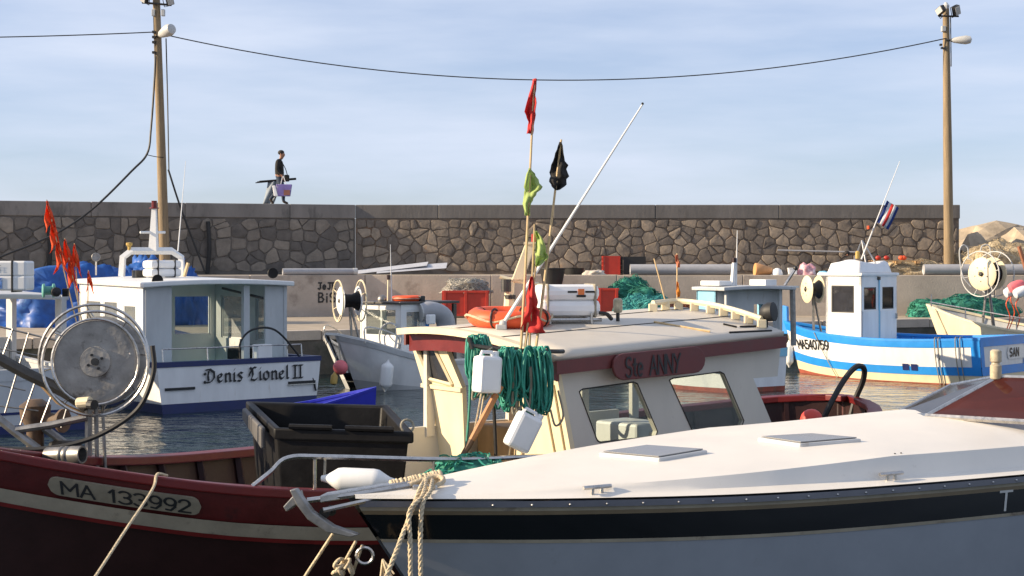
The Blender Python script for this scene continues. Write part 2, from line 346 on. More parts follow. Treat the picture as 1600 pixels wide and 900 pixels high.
mat('dark_red', (.022, .004, .004), .5, var=.2, sc=4, bump=.1, bsc=20)
mat('antifoul_red', (.3, .07, .04), .8, var=.3, sc=5, c2=(.12, .1, .06), c2t=.55, c2sc=4)
mat('grey_strake', (.28, .245, .18), .65, var=.2, sc=5, c2=(.12, .09, .07), c2t=.58, c2sc=6)
mat('orange', (.8, .1, .025), .5, var=.1)
mat('red_plastic', (.42, .03, .014), .45, var=.12, sc=5, c2=(.4, .05, .03), c2t=.62, c2sc=5)
mat('pink', (.72, .16, .18), .45, var=.1)
mat('bin_grey', (.009, .0085, .0085), .5, var=.35, sc=5, c2=(.024, .023, .022), c2t=.62, c2sc=7, bump=.1, spec=.2)
mat('pvc_grey', (.36, .36, .37), .4, var=.08)
mat('wood', (.42, .26, .12), .6, var=.25, sc=5, stretch=(1, 1, .3))
mat('bamboo', (.58, .42, .22), .55, var=.18, sc=12)
mat('orange_wood', (.45, .19, .06), .5, var=.2, sc=8)
mat('rope_tan', (.55, .45, .3), .85, var=.25, sc=60, bump=.4, bsc=90)
mat('rope_green', (.025, .24, .175), .55, var=.4, sc=7)
mat('rope_grey', (.28, .25, .19), .8, var=.3, sc=20)
mat('skin_tone', (.32, .16, .1), .6, var=.1)
mat('hair_dark', (.018, .014, .012), .7, var=.3)
mat('black_cloth', (.014, .013, .012), .85, var=.3)
mat('jeans', (.03, .045, .075), .85, var=.25)
mat('shoe', (.05, .035, .025), .6)
mat('tarp', (.012, .085, .33), .5, var=.25, sc=5, c2=(.1, .3, .55), c2t=.64, c2sc=2.2, bump=.5, bsc=4)
mat('net_green', (.03, .2, .14), .85, var=.5, sc=6, bump=.8, bsc=26)
mat('net_teal', (.05, .28, .27), .85, var=.5, sc=6, bump=.8, bsc=26)
mat('net_beige', (.42, .34, .22), .9, var=.45, sc=7, bump=.9, bsc=24)
mat('net_grey', (.36, .34, .3), .9, var=.4, sc=9, bump=.9, bsc=30)
mat('net_rust', (.25, .09, .05), .9, var=.5, sc=8, bump=.9, bsc=24)
mat('yellow_wax', (.5, .33, .08), .5)
glass('pane_clear', (.8, .85, .84), .05, .12, (.2, .22, .2))
glass('pane_dark', (.35, .36, .34), .1, .5, (.05, .045, .04))
glass('pane_milky', (.7, .74, .74), .06, .35, (.4, .42, .42))
glass('pane_brown', (.34, .13, .11), .06, .55, (.09, .025, .02))
glass('pane_smoke', (.3, .3, .33), .12, .45, (.08, .08, .09))
cloth('flag_orange', (.85, .12, .03), .4)
cloth('flag_red', (.65, .05, .045), .35)
cloth('flag_green', (.5, .62, .22), .4)
cloth('flag_black', (.018, .016, .015), .1)
cloth('flag_blue', (.03, .06, .25), .25)
cloth('flag_white', (.75, .75, .75), .3)
# ------------------------------------------------------------------ water
m = bpy.data.materials.new('harbour_water'); m.use_nodes = True; MATS['water'] = m
n, l = m.node_tree.nodes, m.node_tree.links; b = n['Principled BSDF']
b.inputs['Base Color'].default_value = (.012, .028, .028, 1); b.inputs['Roughness'].default_value = .03; b.inputs['IOR'].default_value = 1.33
t = n.new('ShaderNodeTexCoord'); prev = None
for k, (scl, st, rz, dist) in enumerate([((1.3, 2.6, 1), .55, 14, .10), ((4.2, 7.5, 1), .5, -20, .035), ((.35, .6, 1), .4, 35, .2)]):
    mpn = n.new('ShaderNodeMapping'); mpn.inputs['Scale'].default_value = scl; mpn.inputs['Rotation'].default_value = (0, 0, R(rz))
    nn = n.new('ShaderNodeTexNoise'); nn.inputs['Scale'].default_value = 1; nn.inputs['Detail'].default_value = 3; nn.inputs['Distortion'].default_value = .5
    bu = n.new('ShaderNodeBump'); bu.inputs['Strength'].default_value = st; bu.inputs['Distance'].default_value = dist
    l.new(t.outputs['Object'], mpn.inputs['Vector']); l.new(mpn.outputs[0], nn.inputs['Vector']); l.new(nn.outputs['Fac'], bu.inputs['Height'])
    if prev: l.new(prev.outputs[0], bu.inputs['Normal'])
    prev = bu
l.new(prev.outputs[0], b.inputs['Normal'])
w = MB(); w.grid(lambda a, c: Vector((lerp(-2500, 2500, a), lerp(-300, 4500, c), 0)), 4, 4)
tag(w.build('water', 'water', origin=(0, 0, 0)), None, None, kind='structure')
bedm = mat('sea_bed', (.03, .035, .03), .9)
w = MB(); w.grid(lambda a, c: Vector((lerp(-2500, 2500, a), lerp(-300, 4500, c), -2.5)), 2, 2)
tag(w.build('sea_bed', 'sea_bed', origin=(0, 0, -2.5)), None, None, kind='structure')
# ------------------------------------------------------------------ quays
QZ, UZ = 1.0, 2.22
SL = .326
edge = [(-30, 18.8), (-10, 32), (-3.05, 36.6), (11.6, 42.7), (15, 43.6), (60, 44.2)]
def low_y(X): return 46 + SL * (X + 4.4) if X < -4.4 else 46.0
q = MB(); poly = [Vector((x, y, -2.4)) for x, y in edge] + [Vector((60, 60, -2.4)), Vector((-30, 60, -2.4))]
q.prism(poly, (0, 0, QZ + 2.4 - .12)); quay = tag(q.build('quay', 'quay_face'), None, None, kind='structure')
q = MB(); q.prism([p + Vector((0, .0, QZ + 2.4 - .12)) for p in poly], (0, 0, .12)); q.build('pavement', 'quay_floor', quay)
kb = MB()                                               # stone lip along the edge of the quay, block by block
for (a, c) in zip(edge[:-1], edge[1:]):
    A, B = Vector((*a, QZ)), Vector((*c, QZ)); L = (B - A).length; d = (B - A).normalized(); nn = Vector((-d.y, d.x, 0)); k = max(1, int(L / 1.6))
    for i in range(k):
        if A.x + d.x * L * i / k > 22 or A.x + d.x * L * i / k < -16: continue
        s0, s1 = A + d * (L * i / k + .012) - nn * .03, A + d * (L * (i + 1) / k - .012) - nn * .03
        mb = MB(); dz = Vector((0, 0, random.uniform(.02, .035))); lo = Vector((0, 0, -.2))
        mb.hexa([s0 + lo, s1 + lo, s1 + nn * .4 + lo, s0 + nn * .4 + lo], [s0 + dz, s1 + dz, s1 + nn * .4 + dz, s0 + nn * .4 + dz]); mb.build('edge_stone', 'concrete', quay, bevel=.012)
uq = MB(); fr = [(-30, low_y(-30) + .25), (-4.4, 46.25), (60, 46.25)]
uq.prism([Vector((x, y, QZ - .3)) for x, y in fr] + [Vector((60, 60, QZ - .3)), Vector((-30, 60, QZ - .3))], (0, 0, UZ - QZ + .3 - .004))
tag(uq.build('upper_quay', 'quay_floor'), None, None, kind='structure')
lw = thing('retaining_wall', 'low pale concrete wall with black graffiti along the back of the quay', 'wall', (0, 46, QZ))
def wall_run(A, B, z0, z1, th, name, m, parent, step, gap=.006):
    A, B = Vector((*A, 0)), Vector((*B, 0)); d = (B - A).normalized(); L = (B - A).length; nn = Vector((-d.y, d.x, 0)); k = max(1, round(L / step))
    for i in range(k):
        a, c = A + d * (L * i / k + gap), A + d * (L * (i + 1) / k - gap); z = Vector((0, 0, z0)); zz = Vector((0, 0, z1 + random.uniform(-.012, .012)))
        mm = m if isinstance(m, str) else random.choice(m)
        MB().hexa([a + z, c + z, c + nn * th + z, a + nn * th + z], [a + zz, c + zz, c + nn * th + zz, a + nn * th + zz]).build(name, mm, parent, bevel=.02)
wall_run((-24, low_y(-24)), (-4.4, 46), QZ - .02, UZ, .25, 'panel', 'concrete', lw, 3.3)
wall_run((-4.4, 46), (22, 46), QZ - .02, UZ, .25, 'panel', ['concrete', 'concrete_rust', 'concrete'], lw, 3.8)
# graffiti on the wall
gd = Vector((1, SL, 0)).normalized(); go = Vector((gd.y, -gd.x, 0))
def on_low(px, py):
    X = -5.6
    for _ in range(8): X = (px - 800) / FPX * low_y(X)
    return P(px, py, low_y(X)) + go * .012
mb, _ = letters('JeJE', on_low(497, 452), gd, (0, 0, 1), .19, .045, go, gap=.3, sx=.9); mb.build('graffiti', 'black_paint', lw)
mb, _ = letters('BiS', on_low(498, 472), gd, (0, 0, 1), .27, .045, go, gap=.25, sx=1.0); mb.build('graffiti', 'black_paint', lw)
# ------------------------------------------------------------------ the sea wall of rubble stone
KX, KY, WT = -5.1, 50.0, 4.475
sw = thing('sea_wall', 'tall rubble stone sea wall with concrete coping along the horizon', 'wall', (0, KY, UZ))
CB = 4.02
ld = Vector((-1, -SL, 0)).normalized(); LEFT_END = Vector((KX, KY, 0)) + ld * 14.5; RIGHT_X = 14.55
def wpt(s, z, out=0):                                       # s: metres along the wall from the kink, negative to the left
    if s >= 0: return Vector((KX + s, KY - out, z))
    p = Vector((KX, KY, z)) + ld * (-s); nn = Vector((-ld.y, ld.x, 0)); return p + nn * (-out if nn.y > 0 else out)
LS, RS = -14.5, RIGHT_X - KX
for (s0, s1, mm) in ((LS, -.003, 'mortar_grey'), (.003, RS, 'mortar_warm')):
    MB().hexa([wpt(s0, UZ - .3), wpt(s1, UZ - .3), wpt(s1, UZ - .3, -2.3), wpt(s0, UZ - .3, -2.3)],
              [wpt(s0, CB), wpt(s1, CB), wpt(s1, CB, -2.3), wpt(s0, CB, -2.3)]).build('core', mm, sw)
s = LS; k = 0
while s < RS - .2:
    ln = random.uniform(2.2, 4.2); e = min(RS + .03, s + ln)
    if s < 0 < e: e = 0
    if RS - e < 1: e = RS + .03
    ou = random.uniform(.03, .045)
    MB().hexa([wpt(s + .004, CB + .002, ou), wpt(e - .004, CB + .002, ou), wpt(e - .004, CB + .002, -2.33), wpt(s + .004, CB + .002, -2.33)],
              [wpt(s + .004, WT, ou), wpt(e - .004, WT, ou), wpt(e - .004, WT, -2.33), wpt(s + .004, WT, -2.33)]).build('coping_block', 'coping_old' if s < -.01 else 'coping_dark', sw, bevel=.025)
    s = e; k += 1
ALLST = []
def clip(poly, mid, nrm):
    o = []; n = len(poly)
    for i in range(n):
        a, b2 = poly[i], poly[(i + 1) % n]; da, db = (a - mid).dot(nrm), (b2 - mid).dot(nrm)
        if da <= 0: o.append(a)
        if da * db < 0: o.append(a + (b2 - a) * (da / (da - db)))
    return o
def stones(s0, s1, z0, z1, w_, h_, mm):
    rows = max(1, round((z1 - z0) / h_)); pts = []
    for r in range(rows + 2):
        n_ = int((s1 - s0) / w_) + 2; off = random.uniform(0, w_)
        for i in range(-1, n_ + 1):
            pts.append(Vector((s0 + off + (i + random.uniform(-.3, .3)) * w_, z0 + (r - .5 + random.uniform(-.22, .22)) * (z1 - z0) / rows)))
    pts = [p for p in pts if random.random() > .1] + [Vector((random.uniform(s0, s1), random.uniform(z0, z1))) for _ in range(int(len(pts) * .08))]
    for p in pts:
        if not (s0 < p.x < s1 and z0 < p.y < z1): continue
        poly = [Vector((s0, z0)), Vector((s1, z0)), Vector((s1, z1)), Vector((s0, z1))]
        for q_ in pts:
            if q_ is p or (q_ - p).length > 1.7: continue
            poly = clip(poly, (p + q_) / 2, q_ - p)
            if len(poly) < 3: break
        if len(poly) < 3: continue
        c = sum(poly, Vector((0, 0))) / len(poly)
        poly = [c + (v - c) * max(.4, 1 - random.uniform(.008, .035) / max(.08, (v - c).length)) for v in poly]
        ch = []
        for i in range(len(poly)):
            a, b2 = poly[i], poly[(i + 1) % len(poly)]; ch += [a + (b2 - a) * .14, a + (b2 - a) * .86]
        ch = [v + Vector((random.uniform(-.012, .012), random.uniform(-.012, .012))) for v in ch]
        n_ = len(ch); d = random.uniform(.018, .05); c = sum(ch, Vector((0, 0))) / n_
        vs = [wpt(v.x, v.y, .004) for v in ch] + [wpt(*(c + (v - c) * .95), d * random.uniform(.75, .95)) for v in ch] + [wpt(*(c + (v - c) * .6), d * random.uniform(.85, 1.15)) for v in ch] + [wpt(c.x, c.y, d)]
        fs = [(r * n_ + i, r * n_ + (i + 1) % n_, (r + 1) * n_ + (i + 1) % n_, (r + 1) * n_ + i) for r in range(2) for i in range(n_)] + [(2 * n_ + i, 2 * n_ + (i + 1) % n_, 3 * n_) for i in range(n_)]
        ALLST.append((max(v.x for v in ch) - min(v.x for v in ch) + max(v.y for v in ch) - min(v.y for v in ch), vs, fs, mm))
stones(-12.2, -.05, 2.3, CB - .02, .47, .33, 'stone_grey')
stones(.05, RS - .02, 2.3, CB - .02, .42, .3, 'stone_warm')
warm = sorted([s_ for s_ in ALLST if s_[3] == 'stone_warm'], key=lambda s_: -s_[0]); grey = [s_ for s_ in ALLST if s_[3] == 'stone_grey']; keep = max(0, 299 - len(grey))
for (_, vs, fs, mm) in grey + warm[:keep]: MB().add(vs, fs).build('stone', mm, sw, smooth=True)
rest = MB()
for (_, vs, fs, mm) in warm[keep:]: rest.add(vs, fs)
if rest.v: rest.build('small_stones', 'stone_warm', sw, smooth=True)['kind'] = 'stuff'
for px, y0, y1 in ((325, 346, 428), (76, 352, 432)):       # open joints with a black hose in them
    X = -9.0
    for _ in range(8): X = (px - 800) / FPX * (KY + SL * (X - KX))
    Yw = KY + SL * (X - KX) - .12
    MB().tube(smooth_path([P(px, y0, Yw), P(px + 2, (y0 + y1) / 2, Yw - .02), P(px - 1, y1, Yw)]), .07, 6).build('joint_hose', 'black_rubber', sw)
MB().tube([P(1215, 391, 49.8), P(1340, 394, 49.8)], .03, 6).build('conduit', 'pvc_grey', sw)
# ------------------------------------------------------------------ breakwater rocks
def boulder(c, r, seed, label, rot=0):
    bm = bmesh.new(); bmesh.ops.create_icosphere(bm, subdivisions=3, radius=1)
    rm = Matrix.Rotation(rot, 3, 'Z')
    rg = random.Random(seed); pls = []
    for _ in range(16):
        n_ = Vector((rg.gauss(0, 1), rg.gauss(0, 1), rg.gauss(0, 1))).normalized(); pls.append((n_, rg.uniform(.55, .9)))
    for v in bm.verts:
        d = v.co.normalized(); k = min([1.15] + [h_ / d.dot(n_) for n_, h_ in pls if d.dot(n_) > .05]) + .1 * noise.noise(d * 3.5 + Vector((0, seed, 0))) + .06 * noise.noise(d * 9 + Vector((0, 0, seed)))
        v.co = rm @ Vector((d.x * k * r[0], d.y * k * r[1], d.z * k * r[2])) * 1.18
    mb = MB(); mb.add([Vector(c) + v.co for v in bm.verts], [[x.index for x in f.verts] for f in bm.faces]); bm.free()
    return tag(mb.build('boulder', 'boulder'), label, 'boulder', 'breakwater boulders')
boulder((17.3, 54.5, 2.9), (2.3, 1.6, 1.15), 3.1, 'long pale boulder lying behind the right end of the stone wall')
boulder((20.0, 54.2, 2.85), (1.35, 1.3, 1.15), 7.7, 'pale boulder at right edge behind the long one')
boulder((17.6, 51.4, 2.6), (.9, .8, .7), 1.3, 'small tan boulder in front of the breakwater beside the net heap', .4)
boulder((15.9, 52.6, 2.5), (1.0, .9, .85), 5.2, 'shaded boulder tucked against the end of the sea wall', .8)
boulder((17.6, 52.9, 2.75), (1.1, .8, .95), 9.4, 'squat boulder in the wall shadow below the long rock')
boulder((19.3, 52.2, 2.6), (1.0, .8, .85), 11.9, 'sunlit lower boulder at the right picture edge')
# ------------------------------------------------------------------ poles and cables
def flood(root, c, d):
    c = Vector(c); d = Vector(d).normalized(); rot = Vector((0, 1, 0)).rotation_difference(d).to_matrix()
    f = MB().box(c, (.3, .16, .22), rot).build('floodlight', 'dark_metal', root, bevel=.02)
    MB().box(c + d * .085, (.26, .012, .18), rot).build('lens', 'lamp_shell', f)
    MB().tube([c + rot @ Vector((-.17, 0, 0)), c + rot @ Vector((-.17, 0, -.2)), c + rot @ Vector((.17, 0, -.2)), c + rot @ Vector((.17, 0, 0))], .014, 5).build('yoke', 'dark_metal', f)
def lamp_head(root, a, b_, r):
    a, b_ = Vector(a), Vector(b_); d = (b_ - a).normalized(); L = (b_ - a).length
    MB().tube([a - d * .15, a + d * .1], .04, 6).build('bracket', 'dark_metal', root)
    MB().lathe([(.05, 0), (r * .6, L * .15), (r * .85, L * .45), (r, L * .7), (r * .8, L * .92), (0.0, L)], a, d, 16).build('lamp_head', 'lamp_shell', root, smooth=True)
PL = thing('utility_pole', 'tall leaning wooden pole with lamps near the left side', 'pole', P(258, 424, 47.0), 0, 'wooden quay poles')
pb, pt_ = Vector((P(258, 424, 47.0).x, 47, UZ)), P(244, -12, 47.0)
MB().tube([lerp(pb, pt_, t) for t in (0, .2, .5, .8, 1)], [.165, .15, .135, .12, .11], 14).build('post', 'pole_wood', PL, smooth=True)
MB().tube([P(222, 4, 46.85), P(268, 8, 46.85)], .035, 6).build('crossarm', 'dark_metal', PL)
flood(PL, P(265, 0, 46.8), (.5, -1, -.4)); flood(PL, P(226, -4, 46.8), (-.6, -.8, -.4))
lamp_head(PL, P(249, 55, 46.8), P(270, 44, 46.3), .19)
for (px, py) in ((240, 20), (255, 20)): MB().box(P(px, py, 46.9), (.1, .14, .2)).build('junction_box', 'lamp_shell', PL, bevel=.01)
MB().tube(smooth_path([P(240, 25, 46.85), P(241, 60, 46.84), P(243, 92, 46.84)]), .018, 5).build('conduit', 'black_rubber', PL)
MB().tube([P(259.5, 60, 46.9), P(262, 160, 46.9), P(264, 270, 46.88)], .02, 5).build('conduit', 'black_rubber', PL)
for yy in (50, 58, 66, 82): MB().box(P(240.5, yy, 46.86), (.09, .12, .07)).build('insulator', 'dark_metal', PL)
PR = thing('utility_pole', 'straight wooden pole with two floodlights at the right end of the wall', 'pole', P(1483, 418, 48.2), 0, 'wooden quay poles')
pb2, pt2 = Vector((P(1483, 418, 48.2).x, 48.2, UZ)), P(1478, 14, 48.2)
MB().tube([lerp(pb2, pt2, t) for t in (0, .15, .5, .8, 1)], [.165, .15, .135, .11, .1], 14).build('post', 'pole_wood', PR, smooth=True)
MB().lathe([(.1, 0), (.11, .1), (.04, .2), (0, .22)], pt2, (0, 0, 1), 12).build('cap', 'lamp_shell', PR)
MB().box(pb2 + Vector((0, 0, .1)), (.7, .7, .2)).build('plinth', 'concrete', PR, bevel=.03)
MB().tube([P(1466, 25, 48.0), P(1498, 25.5, 48.0)], .03, 6).build('crossarm', 'dark_metal', PR)
flood(PR, P(1470, 16, 47.9), (-.9, -.5, -.25)); flood(PR, P(1494, 16, 47.9), (.45, -.85, -.3))
lamp_head(PR, P(1486, 63, 48.1), P(1519, 62, 48.0), .14)
MB().box(P(1474, 45, 48.1), (.12, .16, .17)).build('junction_box', 'lamp_shell', PR, bevel=.01)
MB().tube([P(1485, 25, 48.06), P(1486, 90, 48.06), P(1486, 104, 48.06)], .018, 5).build('conduit', 'black_rubber', PR)
for (px, py) in ((1470, 70), (1472, 75), (1476, 76)): MB().box(P(px, py, 48.05), (.07, .1, .06)).build('insulator', 'dark_metal', PR)
def cable(a, b_, sag, r, label, n=40, name='overhead_cable'):
    a, b_ = Vector(a), Vector(b_)
    return tag(MB().tube([lerp(a, b_, i / n) - Vector((0, 0, sag * 4 * (i / n) * (1 - i / n))) for i in range(n + 1)], r, 5).build(name, 'black_rubber'), label, 'cable')
cable(P(252, 53, 46.85), P(1478, 60, 48.1), 1.36, .018, 'thin sagging cable strung between the two wooden poles')
cable(P(241, 50, 46.85), P(-420, 56, 46.0), .12, .018, 'thin cable running left from the leaning pole')
tag(MB().tube(smooth_path([P(243, 88, 46.82), P(241, 130, 46.8), P(236, 200, 46.7), P(230, 240, 46.5), P(205, 268, 46.2), P(150, 322, 45.6), P(100, 358, 45.1), P(50, 382, 44.6), P(0, 402, 44.1), P(-60, 434, 43.4)]), .032, 6).build('power_cable', 'black_rubber'), 'thick black cable drooping from the leaning pole down to the left', 'cable')
tag(MB().tube(smooth_path([P(263, 265, 46.88), P(280, 318, 47.0), P(300, 372, 47.1), P(320, 424, 47.1)]), .03, 6).build('stay_cable', 'black_rubber'), 'black cable slanting down right from the leaning pole to the wall foot', 'cable')
tag(MB().tube(smooth_path([P(230, 242, 46.5), P(244, 245, 46.8), P(256, 246, 46.88)]), .012, 5).build('tie_wire', 'black_rubber'), 'short tie wire between black drooping cable and the pole', 'cable')
# ------------------------------------------------------------------ people
def person(root, joints, bones, mats, pick, name='body'):
    bm = bmesh.new(); ly = bm.verts.layers.skin.verify(); vv = {}
    for k, (p, r) in joints.items():
        v = bm.verts.new(p); v[ly].radius = r if isinstance(r, tuple) else (r, r); vv[k] = v
    for a, c in bones: bm.edges.new((vv[a], vv[c]))
    vv['pelvis'][ly].use_root = True
    me = bpy.data.meshes.new('tmp'); bm.to_mesh(me); bm.free()
    o = bpy.data.objects.new('tmp', me); col.objects.link(o)
    sk = o.modifiers.new('s', 'SKIN'); sk.use_smooth_shade = True; sb = o.modifiers.new('d', 'SUBSURF'); sb.levels = 2; sb.render_levels = 2
    dg = bpy.context.evaluated_depsgraph_get(); me2 = bpy.data.meshes.new_from_object(o.evaluated_get(dg)); me2.name = name
    bpy.data.objects.remove(o); b2 = bpy.data.objects.new(name, me2); col.objects.link(b2); b2.parent = root
    me2.materials.clear()
    for m_ in mats: me2.materials.append(MATS[m_])
    for p in me2.polygons: p.material_index = pick(p.center); p.use_smooth = True
    return b2
wx = P(437, 320, 50.2)
WK = thing('person', 'person in black top and jeans walking along the top of the sea wall', 'person', (wx.x, 50.2, WT))
def hand(js, bs, w, d, down, nm, side):                      # palm and five curled fingers
    w, d, down = Vector(w), Vector(d), Vector(down); js[nm] = (w + down * .06, .03); bs.append((nm + 'w', nm))
    for i, f in enumerate((-.03, -.01, .01, .03)):
        js[f'{nm}{i}'] = (w + down * .12 + d * f, .011); js[f'{nm}{i}b'] = (w + down * .16 + d * f + Vector((0, side * .02, 0)), .01); bs += [(nm, f'{nm}{i}'), (f'{nm}{i}', f'{nm}{i}b')]
    js[nm + 't'] = (w + down * .08 + d * .045, .011); bs.append((nm, nm + 't'))
J = {'pelvis': ((0, 0, .93), (.165, .14)), 'belly': ((-.01, 0, 1.08), (.185, .165)), 'chest': ((-.02, 0, 1.32), (.21, .18)), 'neck': ((.03, 0, 1.49), .065), 'jaw': ((.075, 0, 1.58), .068),
     'head': ((.07, 0, 1.67), .098), 'crown': ((.06, 0, 1.735), .075), 'nose': ((.175, 0, 1.635), .018),
     'shR': ((-.02, -.2, 1.41), .085), 'elR': ((-.05, -.27, 1.14), .066), 'haRw': ((.12, -.27, .96), .036), 'shL': ((-.02, .19, 1.42), .07), 'elL': ((-.1, .25, 1.14), .052), 'haLw': ((.06, .25, .92), .036),
     'hipR': ((0, -.1, .88), .12), 'knR': ((.12, -.1, .5), .085), 'anR': ((.14, -.1, .1), .055), 'toR': ((.3, -.1, .045), .035), 'hipL': ((0, .1, .88), .12), 'knL': ((-.06, .1, .48), .085), 'anL': ((-.33, .1, .2), .055), 'toL': ((-.22, .1, .045), .033)}
B = [('pelvis', 'belly'), ('belly', 'chest'), ('chest', 'neck'), ('neck', 'jaw'), ('jaw', 'head'), ('head', 'crown'), ('head', 'nose'), ('chest', 'shR'), ('shR', 'elR'), ('elR', 'haRw'), ('chest', 'shL'), ('shL', 'elL'), ('elL', 'haLw'),
     ('pelvis', 'hipR'), ('hipR', 'knR'), ('knR', 'anR'), ('anR', 'toR'), ('pelvis', 'hipL'), ('hipL', 'knL'), ('knL', 'anL'), ('anL', 'toL')]
hand(J, B, J['haRw'][0], (1, 0, 0), (.3, 0, -1), 'haR', 1); hand(J, B, J['haLw'][0], (1, 0, 0), (.3, 0, -1), 'haL', -1)
person(WK, J, B, ['skin_tone', 'black_cloth', 'jeans', 'shoe'], lambda c: 0 if c.z > 1.5 else (3 if (c.z < .13 or (c.x < -.2 and c.z < .2)) else (2 if (c.z < .93 and abs(c.y) < .215) else (0 if c.z < .98 else 1))))
MB().ball((.045, 0, 1.715), (.108, .092, .085), 14, 8).build('hair', 'hair_dark', WK, smooth='all', world=False)
for sd in (1, -1): MB().ball((.05, sd * .095, 1.65), (.02, .012, .033), 8, 6).build('ear', 'skin_tone', WK, smooth='all', world=False)
for sd in (1, -1): MB().ball((.155, sd * .033, 1.672), .011, 6, 5).build('eye', 'black_paint', WK, world=False)
def Wp(x, y, z): return Vector((wx.x + x, 50.2 + y, WT + z))
bg_ = thing('shopping_bag', 'patterned purple, white and brown shopping bag held by the walking person', 'bag', Wp(.2, -.3, .27))
def bagf(c, w_, d_, h_): return [Wp(c[0] - w_, c[1] - d_, c[2]), Wp(c[0] + w_, c[1] - d_, c[2]), Wp(c[0] + w_, c[1] + d_, c[2]), Wp(c[0] - w_, c[1] + d_, c[2])]
MB().hexa(bagf((.19, -.31, .27), .2, .07, 0), bagf((.19, -.31, .66), .26, .05, 0)).build('bag_body', mat('bag_violet', (.17, .13, .36), .5, var=.3, sc=3, c2=(.75, .72, .7), c2t=.58, c2sc=4), bg_, bevel=.02)
MB().box(Wp(.29, -.386, .39), (.2, .012, .17)).build('print', mat('bag_brown', (.25, .1, .07), .6), bg_)
MB().hexa(bagf((-.06, -.31, .27), .07, .075, 0), bagf((-.14, -.31, .62), .05, .055, 0)).build('side_panel', 'white_plastic', bg_, bevel=.02)
MB().tube(smooth_path([Wp(.08, -.31, .64), Wp(.13, -.29, .88), Wp(.17, -.29, .9), Wp(.26, -.31, .65)]), .014, 5).build('handle', 'white_plastic', bg_)
sb_ = thing('shoulder_bag', 'small black shoulder bag hanging at the front of the walking person', 'bag', Wp(.22, -.1, .75))
MB().box(Wp(.25, -.13, .87), (.16, .16, .22)).build('bag_body', 'black_cloth', sb_, bevel=.03)
MB().tube(smooth_path([Wp(.27, -.13, .97), Wp(.2, -.16, 1.2), Wp(.04, -.13, 1.47), Wp(-.03, .05, 1.5)]), .014, 5).build('strap', 'black_cloth', sb_)
rd = thing('fishing_rods', 'bundle of dark fishing rods carried level by the walking person', 'rods', Wp(0, .25, .75))
for dy, dz, x0 in ((.25, 0, -.83), (.28, .03, -.78), (.23, .05, -.7)): MB().tube([Wp(x0, dy, .74 + dz), Wp(.5, dy, .86 + dz * .4)], [.02, .03], 6).build('rod', 'black_paint', rd)
kn = MB(); kn.grid(lambda a, c: Wp(lerp(-.42 - .16 * c, -.02 - .24 * c + .05 * math.sin(c * 3), a), .27 + .05 * math.sin(a * 9 + c * 4), lerp(.8, .03, c) + .02 * math.sin(a * 7)), 10, 12)
tag(kn.build('keep_net', mat('net_bag', (.22, .26, .3), .7, var=.3), solid=.03, smooth='all'), 'grey mesh fishing sack hanging from the carried rods', 'net')
# seated man mending nets
sx = P(1319, 425, 46.75); SM = thing('person', 'person in black shirt sitting bent forward on the wall top', 'person', (sx.x, 46.85, UZ))
J = {'pelvis': ((-.12, 0, .1), (.15, .12)), 'belly': ((-.1, 0, .25), .13), 'chest': ((-.02, 0, .42), (.17, .13)), 'neck': ((.06, 0, .53), .06), 'jaw': ((.13, 0, .56), .065), 'head': ((.13, 0, .63), .093), 'crown': ((.1, 0, .69), .07), 'nose': ((.235, 0, .585), .017),
     'shR': ((.0, -.19, .47), .07), 'elR': ((.06, -.25, .24), .05), 'haRw': ((.27, -.12, .2), .036), 'shL': ((.0, .19, .47), .07), 'elL': ((.06, .25, .24), .05), 'haLw': ((.27, .1, .2), .036),
     'hipR': ((-.05, -.12, .1), .095), 'knR': ((.36, -.22, .2), .068), 'anR': ((.5, -.18, .06), .045), 'toR': ((.64, -.2, .045), .035), 'hipL': ((-.05, .12, .1), .095), 'knL': ((.36, .22, .2), .068), 'anL': ((.5, .18, .06), .045), 'toL': ((.64, .2, .045), .035)}
B = [b_ for b_ in B if not b_[0].startswith('ha') and not b_[1].endswith('t')]
hand(J, B, J['haRw'][0], (0, 1, 0), (.9, 0, -.3), 'haR', 1); hand(J, B, J['haLw'][0], (0, 1, 0), (.9, 0, -.3), 'haL', -1)
B = [x for i, x in enumerate(B) if x not in B[:i]]
person(SM, J, B, ['skin_tone', 'black_cloth', 'jeans', 'shoe'], lambda c: 0 if (c.z > .52 and c.x > .03) or (c.x > .24 and abs(c.y) < .17 and c.z > .13) else (3 if c.x > .47 else (2 if c.z < .2 and c.x > -.1 else 1)))
MB().ball((.105, 0, .665), (.1, .09, .07), 14, 8).build('hair', 'hair_dark', SM, smooth='all', world=False)
for sd in (1, -1): MB().ball((.215, sd * .033, .625), .011, 6, 5).build('eye', 'black_paint', SM, world=False)
for sd in (1, -1): MB().ball((.1, sd * .09, .61), (.02, .012, .03), 8, 6).build('ear', 'skin_tone', SM, smooth='all', world=False)
